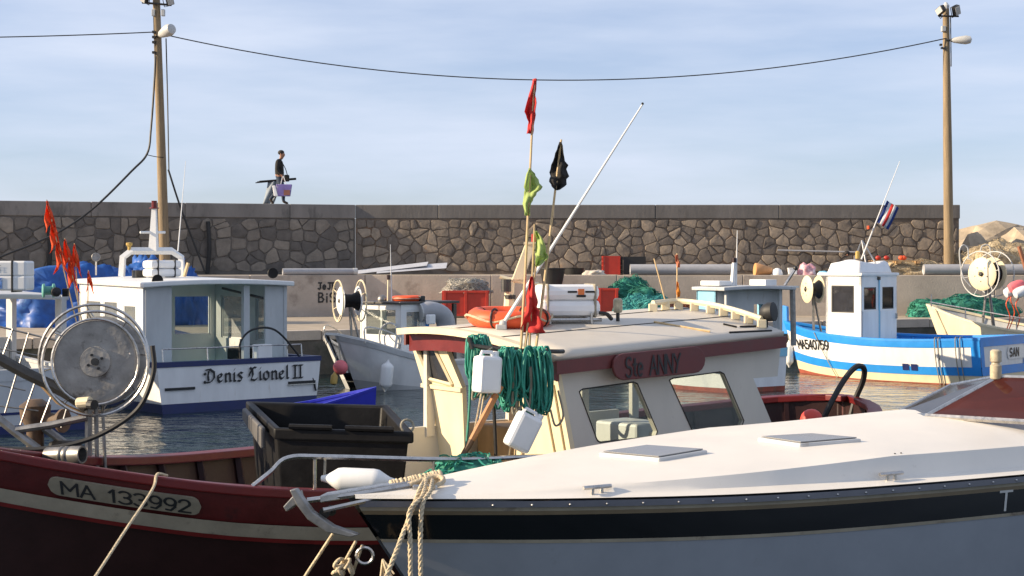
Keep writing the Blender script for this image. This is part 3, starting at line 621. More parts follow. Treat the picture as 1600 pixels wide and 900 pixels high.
# ------------------------------------------------------------------ small helpers for boat gear
def V(*a): return Vector(a)
def fender(parent_or_none, c, axis, r, L, label, m='white_plastic', rope_to=None):
    c = Vector(c); ax = Vector(axis).normalized(); t = thing('fender', label, 'fender', c)
    MB().lathe([(.02, -L / 2 - .07), (.03, -L / 2 - .03), (r * .7, -L / 2 + .02), (r * .93, -L / 2 + .05), (r, -L / 2 + .09), (r, L / 2 - .09), (r * .93, L / 2 - .05), (r * .7, L / 2 - .02), (.03, L / 2 + .03), (.02, L / 2 + .07)], c, ax, 16).build('body', m, t, smooth=True)
    if rope_to is not None: MB().tube(smooth_path([c + ax * (L / 2 + .05), lerp(c + ax * (L / 2 + .05), Vector(rope_to), .5) + V(0, 0, -.02), Vector(rope_to)]), .01, 5).build('rope', 'rope_grey', t)
    return t
def reel(name, label, c, axis, r, w_, stand, disc='cream', hoop=None, hoop_r=1.45, drum='black_rubber', cat='net hauler', holes=True):
    """net hauler: two flanged discs, drum between, wire guard hoops, stand legs down to the given feet"""
    c = Vector(c); ax = Vector(axis).normalized(); t = thing(name, label, cat, stand[0])
    q = Vector((0, 0, 1)).rotation_difference(ax)
    for sd in (1, -1):
        d = MB().lathe([(0, 0), (r * .2, 0), (r * .22, .02 * r), (r * .8, .02 * r), (r, -.1 * r), (r * .97, -.14 * r), (r * .5, -.06 * r), (0, -.06 * r)], c + ax * sd * w_ / 2, ax * sd, 32).build('disc', disc, t, smooth=True)
        MB().lathe([(r * .13, 0), (r * .13, .07 * r), (r * .07, .1 * r), (0, .1 * r)], c + ax * sd * w_ / 2, ax * sd, 12).build('hub', 'dark_metal', d)
        if holes:
            for k in range(5):
                a = 2 * math.pi * k / 5; MB().lathe([(.035 * r, 0), (.035 * r, .03 * r)], c + ax * sd * (w_ / 2 + .012 * r) + q @ V(math.cos(a) * r * .45, math.sin(a) * r * .45, 0), ax * sd, 8).build('bolt', 'dark_metal', d)
        if hoop:
            g = MB().ring(c + ax * sd * (w_ / 2 + .1 * r), ax, r * hoop_r, .016, 36, 5).build('guard_hoop', hoop, t)
            for k in range(6):
                a = 2 * math.pi * (k + .3) / 6; dv = q @ V(math.cos(a), math.sin(a), 0)
                MB().tube([c + ax * sd * (w_ / 2 - .08 * r) + dv * r * .95, c + ax * sd * (w_ / 2 + .1 * r) + dv * r * hoop_r], .01, 5).build('spoke', hoop, g)
    MB().lathe([(r * .75, -w_ / 2), (r * .45, -w_ * .15), (r * .45, w_ * .15), (r * .75, w_ / 2)], c, ax, 20).build('drum', drum, t, smooth=True)
    for f in stand: MB().tube([c - V(0, 0, r * .1), lerp(c, Vector(f), .5), Vector(f)], .028, 6).build('leg', 'dull_steel', t)
    return t
def heap(name, label, cat, c, r, m, seed, strands=120, sm=None, kind=None, tw=.006, group=None, crumple=0):
    c = Vector(c); bm = bmesh.new(); bmesh.ops.create_icosphere(bm, subdivisions=5 if crumple else 4, radius=1)
    def sh(d):
        k = 1 + .32 * noise.noise(d * 1.7 + V(seed, 0, 0)) + .16 * noise.noise(d * 4.5 + V(0, seed, 0)) + .06 * noise.noise(d * 12 + V(0, 0, seed)) + crumple * (.35 - abs(noise.noise(V(d.x * 6, d.y * 6, d.z * 1.5) + V(seed, 1, 0))) * 1.2 - abs(noise.noise(V(d.x * 15, d.y * 15, d.z * 5) + V(0, 2, seed))) * .45 + .15 * noise.noise(V(d.x * 30, d.y * 30, d.z * 14))); z = max(0, d.z)
        return c + V(d.x * r[0] * k, d.y * r[1] * k, (z ** .8) * r[2] * k if z > 0 else 0)
    t = thing(name, label, cat, c, 0, group)
    mb = MB(); mb.add([sh(v.co.normalized()) for v in bm.verts], [[x.index for x in f.verts] for f in bm.faces if f.calc_center_median().z > -.1]); bm.free()
    mb.build('mass', m, t, smooth='all')
    if strands:
        rng = random.Random(seed); st = MB()
        for i in range(strands):
            a, z = rng.uniform(0, 6.28), rng.uniform(.05, 1); d = V(math.cos(a) * math.sqrt(1 - z * z), math.sin(a) * math.sqrt(1 - z * z), z); pts = []
            v = V(rng.uniform(-1, 1), rng.uniform(-1, 1), rng.uniform(-1, 1)) * .3
            for k in range(7):
                dd = d.normalized(); p = sh(V(dd.x, dd.y, max(.02, dd.z))); pts.append(p + (p - c).normalized() * rng.uniform(.0, .05))
                v += V(rng.uniform(-1, 1), rng.uniform(-1, 1), rng.uniform(-1, 1)) * .16; d = d + v * .55
            st.tube(smooth_path(pts, 2), tw, 3)
        o = st.build('strands', sm or m, t); o['kind'] = 'stuff'
    return t
def flag(parent, a, b_, L, m, droop=.4, ragged=.2, seed=0, name='flag', out=(1, 0, 0), nu=8, nv=8):
    """cloth hung on the pole between a (top) and b, L long, waving"""
    a, b_ = Vector(a), Vector(b_); out = Vector(out).normalized(); rng = random.Random(seed); side = (b_ - a).normalized().cross(out).normalized(); rag = [rng.uniform(1 - ragged, 1) for _ in range(nv + 1)]
    def fn(u, v):
        p = lerp(a, b_, v); k = rag[round(v * nv)]; x = u * L * k
        return p + out * x * (1 - droop * u * .6) + V(0, 0, -1) * x * droop * (1.0 + .3 * math.sin(v * 5 + seed)) + side * math.sin(u * 7 + v * 4 + seed) * .06 * L * (.3 + u)
    mb = MB(); mb.grid(fn, nu, nv); return mb.build(name, m, parent, smooth='all', solid=.004)
def window(parent, quad, m='pane_dark', fm='black_rubber', fw=.03, out=.012):
    q = [Vector(p) for p in quad]; n_ = (q[1] - q[0]).cross(q[3] - q[0]).normalized(); c = sum(q, V(0, 0, 0)) / 4
    f = MB()
    qi = [p + (c - p).normalized() * fw * 1.4 for p in q]
    vs = [p + n_ * out for p in q] + [p + n_ * out for p in qi] + [p - n_ * out for p in q] + [p - n_ * out for p in qi]; fs = []
    for i in range(4):
        j = (i + 1) % 4; fs += [(i, j, 4 + j, 4 + i), (8 + j, 8 + i, 12 + i, 12 + j), (i, 8 + i, 8 + j, j), (4 + i, 4 + j, 12 + j, 12 + i)]
    f.add(vs, fs); fo = f.build('window', fm, parent)
    pm = MB(); pm.add([p + n_ * .002 for p in qi] + [p - n_ * .002 for p in qi], [(0, 1, 2, 3), (7, 6, 5, 4), (0, 4, 5, 1), (1, 5, 6, 2), (2, 6, 7, 3), (3, 7, 4, 0)]); pm.build('pane', m, fo)
    return fo
def wall_with_holes(parent, name, o, u, v, W, H, holes, th, m):
    """flat wall in plane (u, v) from o with rectangular holes [(u0,u1,v0,v1)], thickness inward"""
    o, u, v = Vector(o), Vector(u).normalized(), Vector(v); v = v.normalized(); n_ = u.cross(v).normalized()
    us = sorted({0, W, *[h[0] for h in holes], *[h[1] for h in holes]}); vs_ = sorted({0, H, *[h[2] for h in holes], *[h[3] for h in holes]}); mb = MB(); idx = {}
    def vid(i, j, k):
        if (i, j, k) not in idx: idx[(i, j, k)] = len(mb.v); mb.v.append(o + u * us[i] + v * vs_[j] - n_ * (th if k else 0))
        return idx[(i, j, k)]
    solid = lambda i, j: 0 <= i < len(us) - 1 and 0 <= j < len(vs_) - 1 and not any(h[0] <= us[i] < h[1] and h[2] <= vs_[j] < h[3] for h in holes)
    for i in range(len(us) - 1):
        for j in range(len(vs_) - 1):
            if not solid(i, j): continue
            mb.f.append([vid(i, j, 0), vid(i + 1, j, 0), vid(i + 1, j + 1, 0), vid(i, j + 1, 0)]); mb.f.append([vid(i, j + 1, 1), vid(i + 1, j + 1, 1), vid(i + 1, j, 1), vid(i, j, 1)])
            for (di, dj, a, b_) in ((-1, 0, (i, j + 1), (i, j)), (1, 0, (i + 1, j), (i + 1, j + 1)), (0, -1, (i, j), (i + 1, j)), (0, 1, (i + 1, j + 1), (i, j + 1))):
                if not solid(i + di, j + dj): mb.f.append([vid(*a, 0), vid(*a, 1), vid(*b_, 1), vid(*b_, 0)])
    return mb.build(name, m, parent)
def W_(root, *a): return ROOTM[root] @ Vector(a)            # boat frame to world
def bpart(mb, name, m, root, **k): return mb.build(name, m, root, world=False, **k)
def hullpatch(H, x0, x1, z0f, z1f, side, off, nx=10, rounded=0):
    mb = MB()
    def fn(a, b_):
        x = lerp(x0, x1, a); u = H.u_at(x); zz = lerp(z0f(x), z1f(x), b_)
        if rounded:
            e = min(a, 1 - a) * abs(x1 - x0); h = abs(z1f(x) - z0f(x)) / 2
            if e < h: k = math.sqrt(max(0, 1 - ((h - e) / h) ** 2)); zm = (z0f(x) + z1f(x)) / 2; zz = zm + (zz - zm) * max(.02, k)
        return H.npt(u, H.t_at(u, zz), side, off)
    mb.grid(fn, nx, 3); return mb
def hulltext(H, text, x0, x1, zbase, h, side, off, w, m, root, gap=.2, name='lettering'):
    """lettering that follows the hull side; x0 is the reading start"""
    mb, L = letters(text, (0, 0, 0), (1, 0, 0), (0, 1, 0), h, w, (0, 0, 1), gap=gap)
    o = MB(); 
    for v in mb.v:
        x = lerp(x0, x1, v.x / L); u = H.u_at(x); z = zbase(x) + v.y; o.v.append(H.npt(u, H.t_at(u, z), side, off))
    o.f = mb.f; return bpart(o, name, m, root)
# ================================================================== blue and white boat on the right
SA_ = thing('fishing_boat', 'blue and white wooden fishing boat with small white wheelhouse', 'boat', (10.53, 32.87, 0), R(137.3))
H = Hull(0, 5.5, [(0, 1.15), (1.2, 1.26), (2.6, 1.22), (3.8, .9), (4.8, .48), (5.5, .03)], [(0, 1.0), (1.5, .93), (3, .93), (4.4, 1.02), (5.5, 1.2)], .22, .55)
bpart(H.band(0, .13, .012), 'top_stripe', 'blue_paint', SA_, smooth=True)
bpart(H.band(.13, .46, 0), 'topsides', 'white_paint', SA_, smooth=True)
bpart(H.band(.46, .60, .012), 'lower_stripe', 'blue_paint', SA_, smooth=True)
bpart(H.band(.60, .74, 0), 'lower_hull', 'cream', SA_, smooth=True)
bpart(H.band(.74, 1, .004), 'bottom', 'antifoul_red', SA_, smooth=True)
for sd in (1, -1):                                          # blue corner posts at the transom
    p = [H.pt(0, t, sd, .014) for t in (.12, .47)]; q = [H.pt(.035, t, sd, .014) for t in (.12, .47)]; r_ = [V(a.x - .014, a.y - sd * .16, a.z) for a in p]
    bpart(MB().add([p[0], p[1], q[1], q[0]], [(0, 1, 2, 3)]).add([p[0] + V(-.014, 0, 0), p[1] + V(-.014, 0, 0), r_[1], r_[0]], [(0, 1, 2, 3)]), 'corner_stripe', 'blue_paint', SA_)
bpart(H.inside(inset=.07, deckz=.42), 'inner_planking', 'blue_paint', SA_, smooth=True)
bpart(H.deck(.42), 'deck', 'pale_blue', SA_)
bpart(H.rail(.13, .05), 'gunwale', 'blue_paint', SA_)
for i in range(13):
    for sd in (1, -1):
        u = .04 + i * .065; pts = [H.pt(u, t, sd, 0, .10) for t in (.04, H.t_at(u, .44) * .55, H.t_at(u, .44))]
        bpart(MB().tube(pts, .03, 4), 'rib', 'blue_paint', SA_)
tp = H.pt(1, 0, 1); bpart(MB().hexa([V(tp.x - .12, -.05, .9), V(tp.x + .03, -.05, .9), V(tp.x + .03, .05, .9), V(tp.x - .12, .05, .9)], [V(tp.x - .1, -.045, 1.55), V(tp.x + .03, -.045, 1.58), V(tp.x + .03, .045, 1.58), V(tp.x - .1, .045, 1.55)]), 'stem_head', 'blue_paint', SA_, bevel=.015)
bpart(MB().box((4.35, 0, .95), (.12, 1.25, .05)), 'thwart', 'blue_paint', SA_)
# wheelhouse
cx0, cx1, cy0, cy1, cz = 2.95, 3.85, -.75, .85, 2.30
wh = bpart(MB().box(((cx0 + cx1) / 2, (cy0 + cy1) / 2, .44), (cx1 - cx0, cy1 - cy0, .05)), 'wheelhouse', 'white_paint', SA_)
up = V(0, 0, 1); z0 = .42; Hh = cz - z0
wall_with_holes(wh, 'aft_wall', W_(SA_, cx0, cy1, z0), W_(SA_, 0, -1, 0) - W_(SA_, 0, 0, 0), up, cy1 - cy0, Hh, [(.12, .66, 1.12, 1.62), (.94, 1.46, 1.12, 1.62)], .05, 'white_gel')
wall_with_holes(wh, 'port_wall', W_(SA_, cx1, cy1, z0), W_(SA_, -1, 0, 0) - W_(SA_, 0, 0, 0), up, cx1 - cx0, Hh, [(.14, .72, 1.05, 1.66)], .05, 'white_gel')
wall_with_holes(wh, 'starboard_wall', W_(SA_, cx0, cy0, z0), W_(SA_, 1, 0, 0) - W_(SA_, 0, 0, 0), up, cx1 - cx0, Hh, [(.14, .72, 1.05, 1.66)], .05, 'white_gel')
wall_with_holes(wh, 'front_wall', W_(SA_, cx1, cy0, z0), W_(SA_, 0, 1, 0) - W_(SA_, 0, 0, 0), up, cy1 - cy0, Hh, [(.12, .72, 1.05, 1.66), (.88, 1.48, 1.05, 1.66)], .05, 'white_gel')
def rq(x, ya, yb, za, zb): return [W_(SA_, x, ya, za), W_(SA_, x, yb, za), W_(SA_, x, yb, zb), W_(SA_, x, ya, zb)]
window(wh, rq(cx0 + .02, cy1 - .12, cy1 - .66, z0 + 1.12, z0 + 1.62)); window(wh, rq(cx0 + .02, cy1 - .94, cy1 - 1.46, z0 + 1.12, z0 + 1.62))
window(wh, [W_(SA_, x, cy1 - .02, z) for x, z in ((cx1 - .14, z0 + 1.05), (cx1 - .72, z0 + 1.05), (cx1 - .72, z0 + 1.66), (cx1 - .14, z0 + 1.66))], 'pane_smoke')
window(wh, [W_(SA_, x, cy0 + .02, z) for x, z in ((cx0 + .14, z0 + 1.05), (cx0 + .72, z0 + 1.05), (cx0 + .72, z0 + 1.66), (cx0 + .14, z0 + 1.66))], 'pane_smoke')
for a in (.12, .88): window(wh, rq(cx1 - .02, cy0 + a, cy0 + a + .6, z0 + 1.05, z0 + 1.66), 'pane_smoke')
for a, b_ in ((cy1 - .05, cy1 - .74), (cy1 - .82, cy1 - 1.55)):  # double doors
    d = MB().box(W_(SA_, cx0 - .012, (a + b_) / 2, z0 + .56), (.02, abs(a - b_), 1.06), Matrix.Rotation(R(137.3), 3, 'Z')).build('door', 'white_paint', wh, bevel=.006)
bpart(MB().box((cx0 - .015, cy1 - .78, z0 + .95), (.02, .035, 1.75)), 'door_post', 'pale_blue', SA_)
bpart(MB().box((cx0 - .04, cy1 - 1.52, z0 + .95), (.05, .03, .12)), 'door_latch', 'steel', SA_)
bpart(MB().box(((cx0 + cx1) / 2 + .08, (cy0 + cy1) / 2, cz + .03), (cx1 - cx0 + .25, cy1 - cy0 + .1, .07)), 'roof', 'white_gel', SA_, bevel=.02)
bpart(MB().box((cx0 - .01, cy1 - .76, cz - .06), (.04, .1, .07)), 'lamp', 'black_paint', SA_)
cv = MB(); cv.grid(lambda a, c: V(lerp(cx0 + .02, cx1 - .05, a), lerp(cy0 + .2, cy1 + .02, c), cz + .07 + .25 * min(1, 14 * min(a, 1 - a, c, 1 - c)) ** .6 + .045 * math.sin(a * 5 + c * 7) * min(1, 5 * min(a, 1 - a, c, 1 - c)) - .08 * math.exp(-((c - .35) / .15) ** 2) * min(1, 5 * min(a, 1 - a))), 18, 18)
bpart(cv, 'roof_cover', 'white_plastic', SA_, smooth='all')
# mast tripod, flag staff
top = V(3.35, .12, 3.1)
for f in ((3.1, .35), (3.1, -.15), (3.62, .12)): bpart(MB().tube([V(f[0], f[1], cz + .2), top], .018, 6), 'mast_leg', 'steel', SA_)
st = to_local(SA_, P(1346, 405, 34.3)); sp = to_local(SA_, P(1406, 252, 34.3))
bpart(MB().tube([st, sp], [.018, .006], 6), 'flag_staff', 'white_paint', SA_)
bpart(MB().lathe([(.05, 0), (.05, .14), (.03, .17), (0, .17)], to_local(SA_, P(1340, 404, 34.4)), (0, 0, 1), 10), 'mast_light', 'yellow_wax', SA_)
bpart(MB().lathe([(.035, 0), (.035, .07), (0, .08)], to_local(SA_, P(1357, 358, 34.25)), (0, 0, 1), 8), 'red_lamp', 'orange', SA_)
fa, fb = P(1386, 313, 34.3), P(1370, 347, 34.3)
for i, mm in enumerate(('flag_blue', 'flag_white', 'flag_red', 'flag_white', 'flag_blue')):
    def fn(a, c, i=i): t = (i + a) / 5; return lerp(fa, fb, c) + V(.26 * t, .03 * math.sin(t * 6 + c * 3), -.17 * t - .03 * math.sin(c * 3))
    MB().grid(fn, 3, 6).build('flag_stripe', mm, SA_, smooth='all', solid=.004)
# lettering, plates, ropes
hulltext(H, 'MA540759', 5.05, 3.75, lambda x: .62 - .03 * (x - 4), .2, 1, .012, .035, 'black_paint', SA_, gap=.12)
pl = bpart(MB().grid(lambda a, c: V(-.016, -.12 - .92 * a, lerp(.52, .8, .5 + (c - .5) * min(1, (math.sin(math.pi * min(max(a, .0), 1)) * 4)) ** .5)), 20, 2), 'name_plate', 'white_gel', SA_)
mb, _ = letters('SAN', W_(SA_, -.022, -.24, .58), W_(SA_, 0, -1, 0) - W_(SA_, 0, 0, 0), up, .17, .035, W_(SA_, -1, 0, 0) - W_(SA_, 0, 0, 0), gap=.28); mb.build('lettering', 'black_paint', pl)
for x in (1.75, 1.55): bpart(hullpatch(H, x, x - .15, lambda x: .42, lambda x: .28, 1, .02, 3), 'zinc_plate', 'navy', SA_)
for i, x in enumerate((.95, .87, .5, .4)): bpart(MB().tube(smooth_path([H.pt(H.u_at(x), 0, 1, .03) + V(0, -.1, .05), H.pt(H.u_at(x), 0, 1, .05), H.pt(H.u_at(x), .4, 1, .04), H.pt(H.u_at(x - .04), .9, 1, .03)]), .011, 5), 'hanging_line', 'rope_grey', SA_)
bpart(MB().tube(smooth_path([H.pt(H.u_at(4.2), 0, 1, .04), H.pt(H.u_at(3.9), .4, 1, .05), H.pt(H.u_at(3.55), .8, 1, .06)]), .01, 5), 'hanging_line', 'rope_grey', SA_)
fender(None, P(1233, 553, 36.4), (0, 0, 1), .105, .5, 'white cylindrical fender hanging at the bow of the blue boat', 'white_gel', P(1231, 520, 36.5))
reel('net_hauler', 'net hauler with two cream discs beside the blue boat wheelhouse', P(1270, 452, 35.6), (-.97, -.25, 0), .32, .36, [W_(SA_, 4.55, .2, .42), W_(SA_, 4.75, -.1, .42), W_(SA_, 4.4, -.05, .42)], holes=True)
bpart(MB().tube(smooth_path([V(4.3, -.25, .45), V(4.3, -.3, 1.4), V(4.35, -.32, 1.95), V(4.15, -.34, 1.75), V(4.0, -.34, .5)]), .07, 8), 'hauler_arm', 'cream', SA_, smooth=True)
# ================================================================== boat with the gothic name on the left
DL = thing('fishing_boat', 'white fishing boat with blue trim and gothic name on its transom', 'boat', (-4.79, 27.23, 0), R(128.5))
H = Hull(0, 6.6, [(0, 1.62), (1.5, 1.66), (3.4, 1.55), (4.8, 1.15), (5.9, .5), (6.6, .03)], [(0, .86), (1.5, .84), (3.2, .93), (5, 1.2), (6.6, 1.5)], .1, .6)
bpart(H.band(0, .055, .014), 'sheer_stripe', 'navy', DL, smooth=True)
bpart(H.band(.055, lambda u: .60, 0), 'topsides', 'white_paint', DL, smooth=True)
bpart(H.band(lambda u: .60, 1, .004), 'bottom', 'navy', DL, smooth=True)
bpart(H.inside(inset=.08, deckz=.4), 'bulwark_lining', 'cyan_deck', DL, smooth=True)
bpart(H.deck(.4), 'deck', 'cyan_deck', DL)
bpart(H.rail(.12, .05), 'gunwale', 'navy', DL)
bpart(MB().box((1.0, .2, .6), (.8, 1.4, .4)), 'deck_box', 'cyan_deck', DL, bevel=.03)
tx = lambda y, z: W_(DL, -.03, y, z); ud = W_(DL, 0, -1, 0) - W_(DL, 0, 0, 0); od = W_(DL, -1, 0, 0) - W_(DL, 0, 0, 0)
for wrd, y0 in ((['gD', 'ge', 'gn', 'gi', 'gs'], .75), (['gL', 'gi', 'go', 'gn', 'ge', 'gl'], -.12), (['gI'], -1.02), (['gI'], -1.13)):
    mb, L = letters(wrd, tx(y0, .5), ud, up, .235, .03, od, nib=(.62, .5), gap=.09 if wrd[0] != 'gI' else .02); mb.build('lettering', 'black_paint', DL)
for y in (1.2, -1.22): bpart(MB().box((-.012, y, .42), (.03, .56, .045)), 'scupper', 'black_paint', DL)
bpart(MB().box((-.02, -1.22, .385), (.05, .6, .012)), 'scupper_lip', 'steel', DL)
# wheelhouse under a long roof
rz0 = 2.16
rf = MB(); rf.grid(lambda a, c: V(lerp(.75, 3.75, a), lerp(1.52, -1.52, c), rz0 + .09 - .05 * (2 * c - 1) ** 2 + .04 * a), 6, 8); bpart(rf, 'roof', 'white_gel', DL, solid=.09, bevel=.02)
def dq(pts): return [W_(DL, *p) for p in pts]
pw = bpart(MB().box((2.3, 1.42, .62), (2.8, .06, .45)), 'port_side', 'white_gel', DL)
wall_with_holes(pw, 'side_wall', W_(DL, 3.7, 1.44, .8), W_(DL, -1, 0, 0) - W_(DL, 0, 0, 0), up, 2.75, rz0 - .76, [(.25, .95, .5, 1.1), (1.08, 1.68, .5, 1.1), (1.95, 2.45, .25, 1.05)], .06, 'white_gel')
for a, b_, lo, hi in ((.25, .95, .5, 1.1), (1.08, 1.68, .5, 1.1), (1.95, 2.45, .25, 1.05)): window(pw, dq([(3.7 - a, 1.42, .8 + lo), (3.7 - b_, 1.42, .8 + lo), (3.7 - b_, 1.42, .8 + hi), (3.7 - a, 1.42, .8 + hi)]), 'pane_milky', 'white_gel')
wall_with_holes(DL, 'starboard_side', W_(DL, .9, -1.44, .55), W_(DL, 1, 0, 0) - W_(DL, 0, 0, 0), up, 2.8, rz0 - .5, [(.2, 1.1, .55, 1.4), (1.35, 2.5, .55, 1.4)], .06, 'grey_white')
for a, b_ in ((.2, 1.1), (1.35, 2.5)): window(DL, dq([(.9 + a, -1.42, 1.1), (.9 + b_, -1.42, 1.1), (.9 + b_, -1.42, 1.95), (.9 + a, -1.42, 1.95)]), 'pane_milky', 'grey_white')
wall_with_holes(DL, 'front_wall', W_(DL, 3.72, -1.44, .55), W_(DL, 0, 1, 0) - W_(DL, 0, 0, 0), up, 2.88, rz0 - .5, [(.15, .95, .6, 1.4), (1.05, 1.85, .35, 1.45), (1.95, 2.75, .6, 1.4)], .06, 'white_gel')
for a, b_ in ((.15, .95), (1.95, 2.75)): window(DL, dq([(3.7, -1.44 + a, 1.15), (3.7, -1.44 + b_, 1.15), (3.7, -1.44 + b_, 1.95), (3.7, -1.44 + a, 1.95)]), 'pane_clear', 'white_gel')
bpart(MB().box((.95, 1.15, 1.3), (.06, .5, 1.75)), 'aft_panel', 'grey_white', DL)
bpart(MB().box((.95, -1.2, 1.3), (.06, .42, 1.75)), 'aft_panel', 'grey_white', DL)
bpart(MB().box((1.0, -.62, 1.35), (.1, .12, 1.65)), 'pillar', 'grey_white', DL)
bpart(MB().tube([V(.95, -1.1, 1.9), V(1.5, -.4, 2.12)], .025, 5), 'brace', 'dark_metal', DL)
bpart(MB().box((2.1, -1.15, .7), (.5, .4, .5)), 'engine_box', 'bin_grey', DL, bevel=.03)
def dl(px, py, x): # point in the boat's own frame on the cross plane at local x
    o = V(0, 0, E); d = (P(px, py, 1) - o); a = to_local(DL, o); b_ = to_local(DL, o + d) - a; t = (x - a.x) / b_.x; return a + b_ * t
rails = MB().tube(smooth_path([V(.1, .3, .86), V(.1, .32, 1.15), V(.1, .2, 1.3), V(.1, -.6, 1.3), V(.1, -.9, 1.12), V(.1, -1.0, .86)]), .016, 6)
bpart(MB().tube(smooth_path([V(.05, .0, .84), V(.05, .0, 1.18), V(.05, -.25, 1.4), V(.05, -.7, 1.38), V(.05, -1.15, .95), V(.02, -1.45, .5), V(-.04, -1.5, .25)]), .02, 6), 'hose', 'black_rubber', DL)
bpart(MB().tube([V(.15, 1.45, 1.1), V(.15, -1.3, 1.1)], .013, 6), 'stern_rail', 'steel', DL)
for y in (1.45, .6, -.3, -1.0, -1.3): bpart(MB().tube([V(.12, y, .86), V(.15, y, 1.1)], .013, 6), 'stanchion', 'steel', DL)
bpart(MB().box((.25, -.55, .98), (.22, .3, .28)), 'hauling_block', 'white_gel', DL, bevel=.02)
# gear on the roof
ax_ = 2.9
ar = [dl(190, 432, ax_), dl(192, 402, ax_), dl(205, 392, ax_), dl(268, 392, ax_), dl(283, 402, ax_), dl(284, 432, ax_)]
ga = bpart(MB().tube(ar, .07, 4), 'arch', 'white_gel', DL)
mp_ = [dl(240, 392, ax_), dl(241, 326, ax_)]
bpart(MB().tube(mp_, [.11, .055], 4), 'mast', 'white_gel', DL); bpart(MB().tube([dl(219, 363, ax_), dl(258, 363, ax_)], .025, 5), 'spreader', 'white_gel', DL)
bpart(MB().lathe([(.09, 0), (.09, .02), (.05, .03), (.05, .13), (.055, .15), (0, .15)], mp_[1], (0, 0, 1), 10), 'mast_light', mat('lantern_red', (.14, .01, .01), .3), DL)
bpart(MB().lathe([(.03, 0), (.03, .12), (.06, .16), (.06, .2), (0, .21)], dl(202, 396, ax_), (0, 0, 1), 10), 'deck_light', 'yellow_wax', DL)
bpart(MB().tube([dl(278, 392, ax_), dl(290, 252, ax_)], [.014, .005], 5), 'whip_antenna', 'white_paint', DL)
lr = thing('life_raft', 'white life raft case strapped on the roof of the gothic-named boat', 'raft case', W_(DL, 2.3, .3, rz0 + .1))
rc = dl(253, 424, 2.3); rcw = W_(DL, *rc)
for dz, hh in ((-.075, .15), (.08, .15)): MB().box(rcw + V(0, 0, dz + .05), (.62, .42, hh), Matrix.Rotation(R(38), 3, 'Z')).build('half_shell', 'white_gel', lr, bevel=.05)
for k in (-.17, .17): MB().box(rcw + V(math.cos(R(38)) * k, math.sin(R(38)) * k, .055), (.03, .44, .33), Matrix.Rotation(R(38), 3, 'Z')).build('strap', 'black_rubber', lr, bevel=.04)
bpart(MB().box(to_local(DL, P(217, 428, 29)), (.18, .2, .14)), 'gear_box', 'dark_metal', DL)
def spot(px, py, x, r, label_part, stalk, m='black_rubber'):
    p = dl(px, py, x); bpart(MB().tube([p - V(0, 0, stalk), p], .018, 6), 'lamp_stalk', 'steel', DL)
    bpart(MB().lathe([(.3 * r, -.1), (.8 * r, -.05), (r, 0), (r, .05), (.9 * r, .06), (0, .05)], p, to_local(DL, W_(DL, *p) + V(.25, -1, .1)) - p, 16), label_part, m, DL, smooth=True)
spot(150, 402, 3.5, .085, 'searchlight', .34, 'dull_steel'); spot(246, 438, .95, .1, 'searchlight', .1, 'bin_grey'); spot(426, 427, 1.1, .1, 'searchlight', .1, 'bin_grey')
bpart(MB().tube([dl(288, 432, 1.5), dl(294, 411, 1.5)], .035, 6), 'wooden_peg', 'bamboo', DL)
# orange marker flags leaning on the boat
for i, (tx_, ty, bx, by, n_, lab) in enumerate(((73, 312, 133, 560, 3, 'longest leaning marker pole with three ragged orange flags'), (101, 372, 140, 560, 2, 'middle marker pole with orange flags left of the white wheelhouse'), (116, 380, 128, 560, 1, 'short upright marker pole with one orange flag'), (138, 422, 136, 560, 1, 'lowest marker pole, only its small orange pennant showing above the roof'))):
    Yf = 26.6; t = thing('marker_flag', lab, 'flag', P(bx, by, Yf + i * .1), 0, 'orange marker flags')
    a, b_ = P(tx_, ty, Yf + i * .1), P(bx, by, Yf + i * .1); MB().tube([b_, a], [.014, .009], 5).build('pole', 'bamboo', t)
    L = (b_ - a).length
    for k in range(n_):
        s0 = (.02 + k * .37) / L; s1 = s0 + (.38 if i < 3 else .2) / L
        q0, q1 = lerp(a, b_, s0), lerp(a, b_, s1); rng = random.Random(i * 7 + k)
        def fn(u, v, q0=q0, q1=q1, k=k, i=i): w_ = (.06 + .95 * v) * (1 - .15 * math.sin(v * 9 + k)); return lerp(q0, q1, v) + V((-.2 * (.5 if i > 2 else 1) * u + .07 * u) * w_, -.05 * math.sin(u * 6 + v * 5 + k + i), -.15 * u * v - .04 * u)
        MB().grid(fn, 6, 7).build('flag', 'flag_orange', t, smooth='all', solid=.004)
        def fn(u, v, q0=q0, q1=q1, k=k): return lerp(q0, q1, v) + V(.11 * u * (.1 + v), .05 * math.sin(u * 5 + v * 7 + k), -.22 * u * v)
        MB().grid(fn, 5, 6).build('flag', 'flag_orange', t, smooth='all', solid=.004)
# ================================================================== boat at the left edge
LB = thing('fishing_boat', 'grey fishing boat with flat roof cut off by left picture edge', 'boat', (-7.65, 23.6, 0), R(128.5))
H = Hull(-.3, 6.2, [(-.3, 1.2), (1.5, 1.32), (3.4, 1.25), (4.8, .9), (6.2, .03)], [(-.3, .95), (2, .9), (4, 1.05), (6.2, 1.4)], .12, .6)
bpart(H.band(0, .12, .012), 'sheer_stripe', 'grey_white', LB, smooth=True); bpart(H.band(.12, .5, 0), 'topsides', 'grey_white', LB, smooth=True); bpart(H.band(.5, .53, .01), 'side_stripe', 'navy', LB, smooth=True); bpart(H.band(.53, .66, 0), 'lower_hull', 'grey_white', LB, smooth=True); bpart(H.band(.66, 1, .004), 'bottom', 'navy', LB, smooth=True)
bpart(H.inside(inset=.08, deckz=.4), 'bulwark_lining', 'grey_white', LB); bpart(H.deck(.4), 'deck', 'grey_white', LB); bpart(H.rail(.11, .05), 'gunwale', 'grey_white', LB)
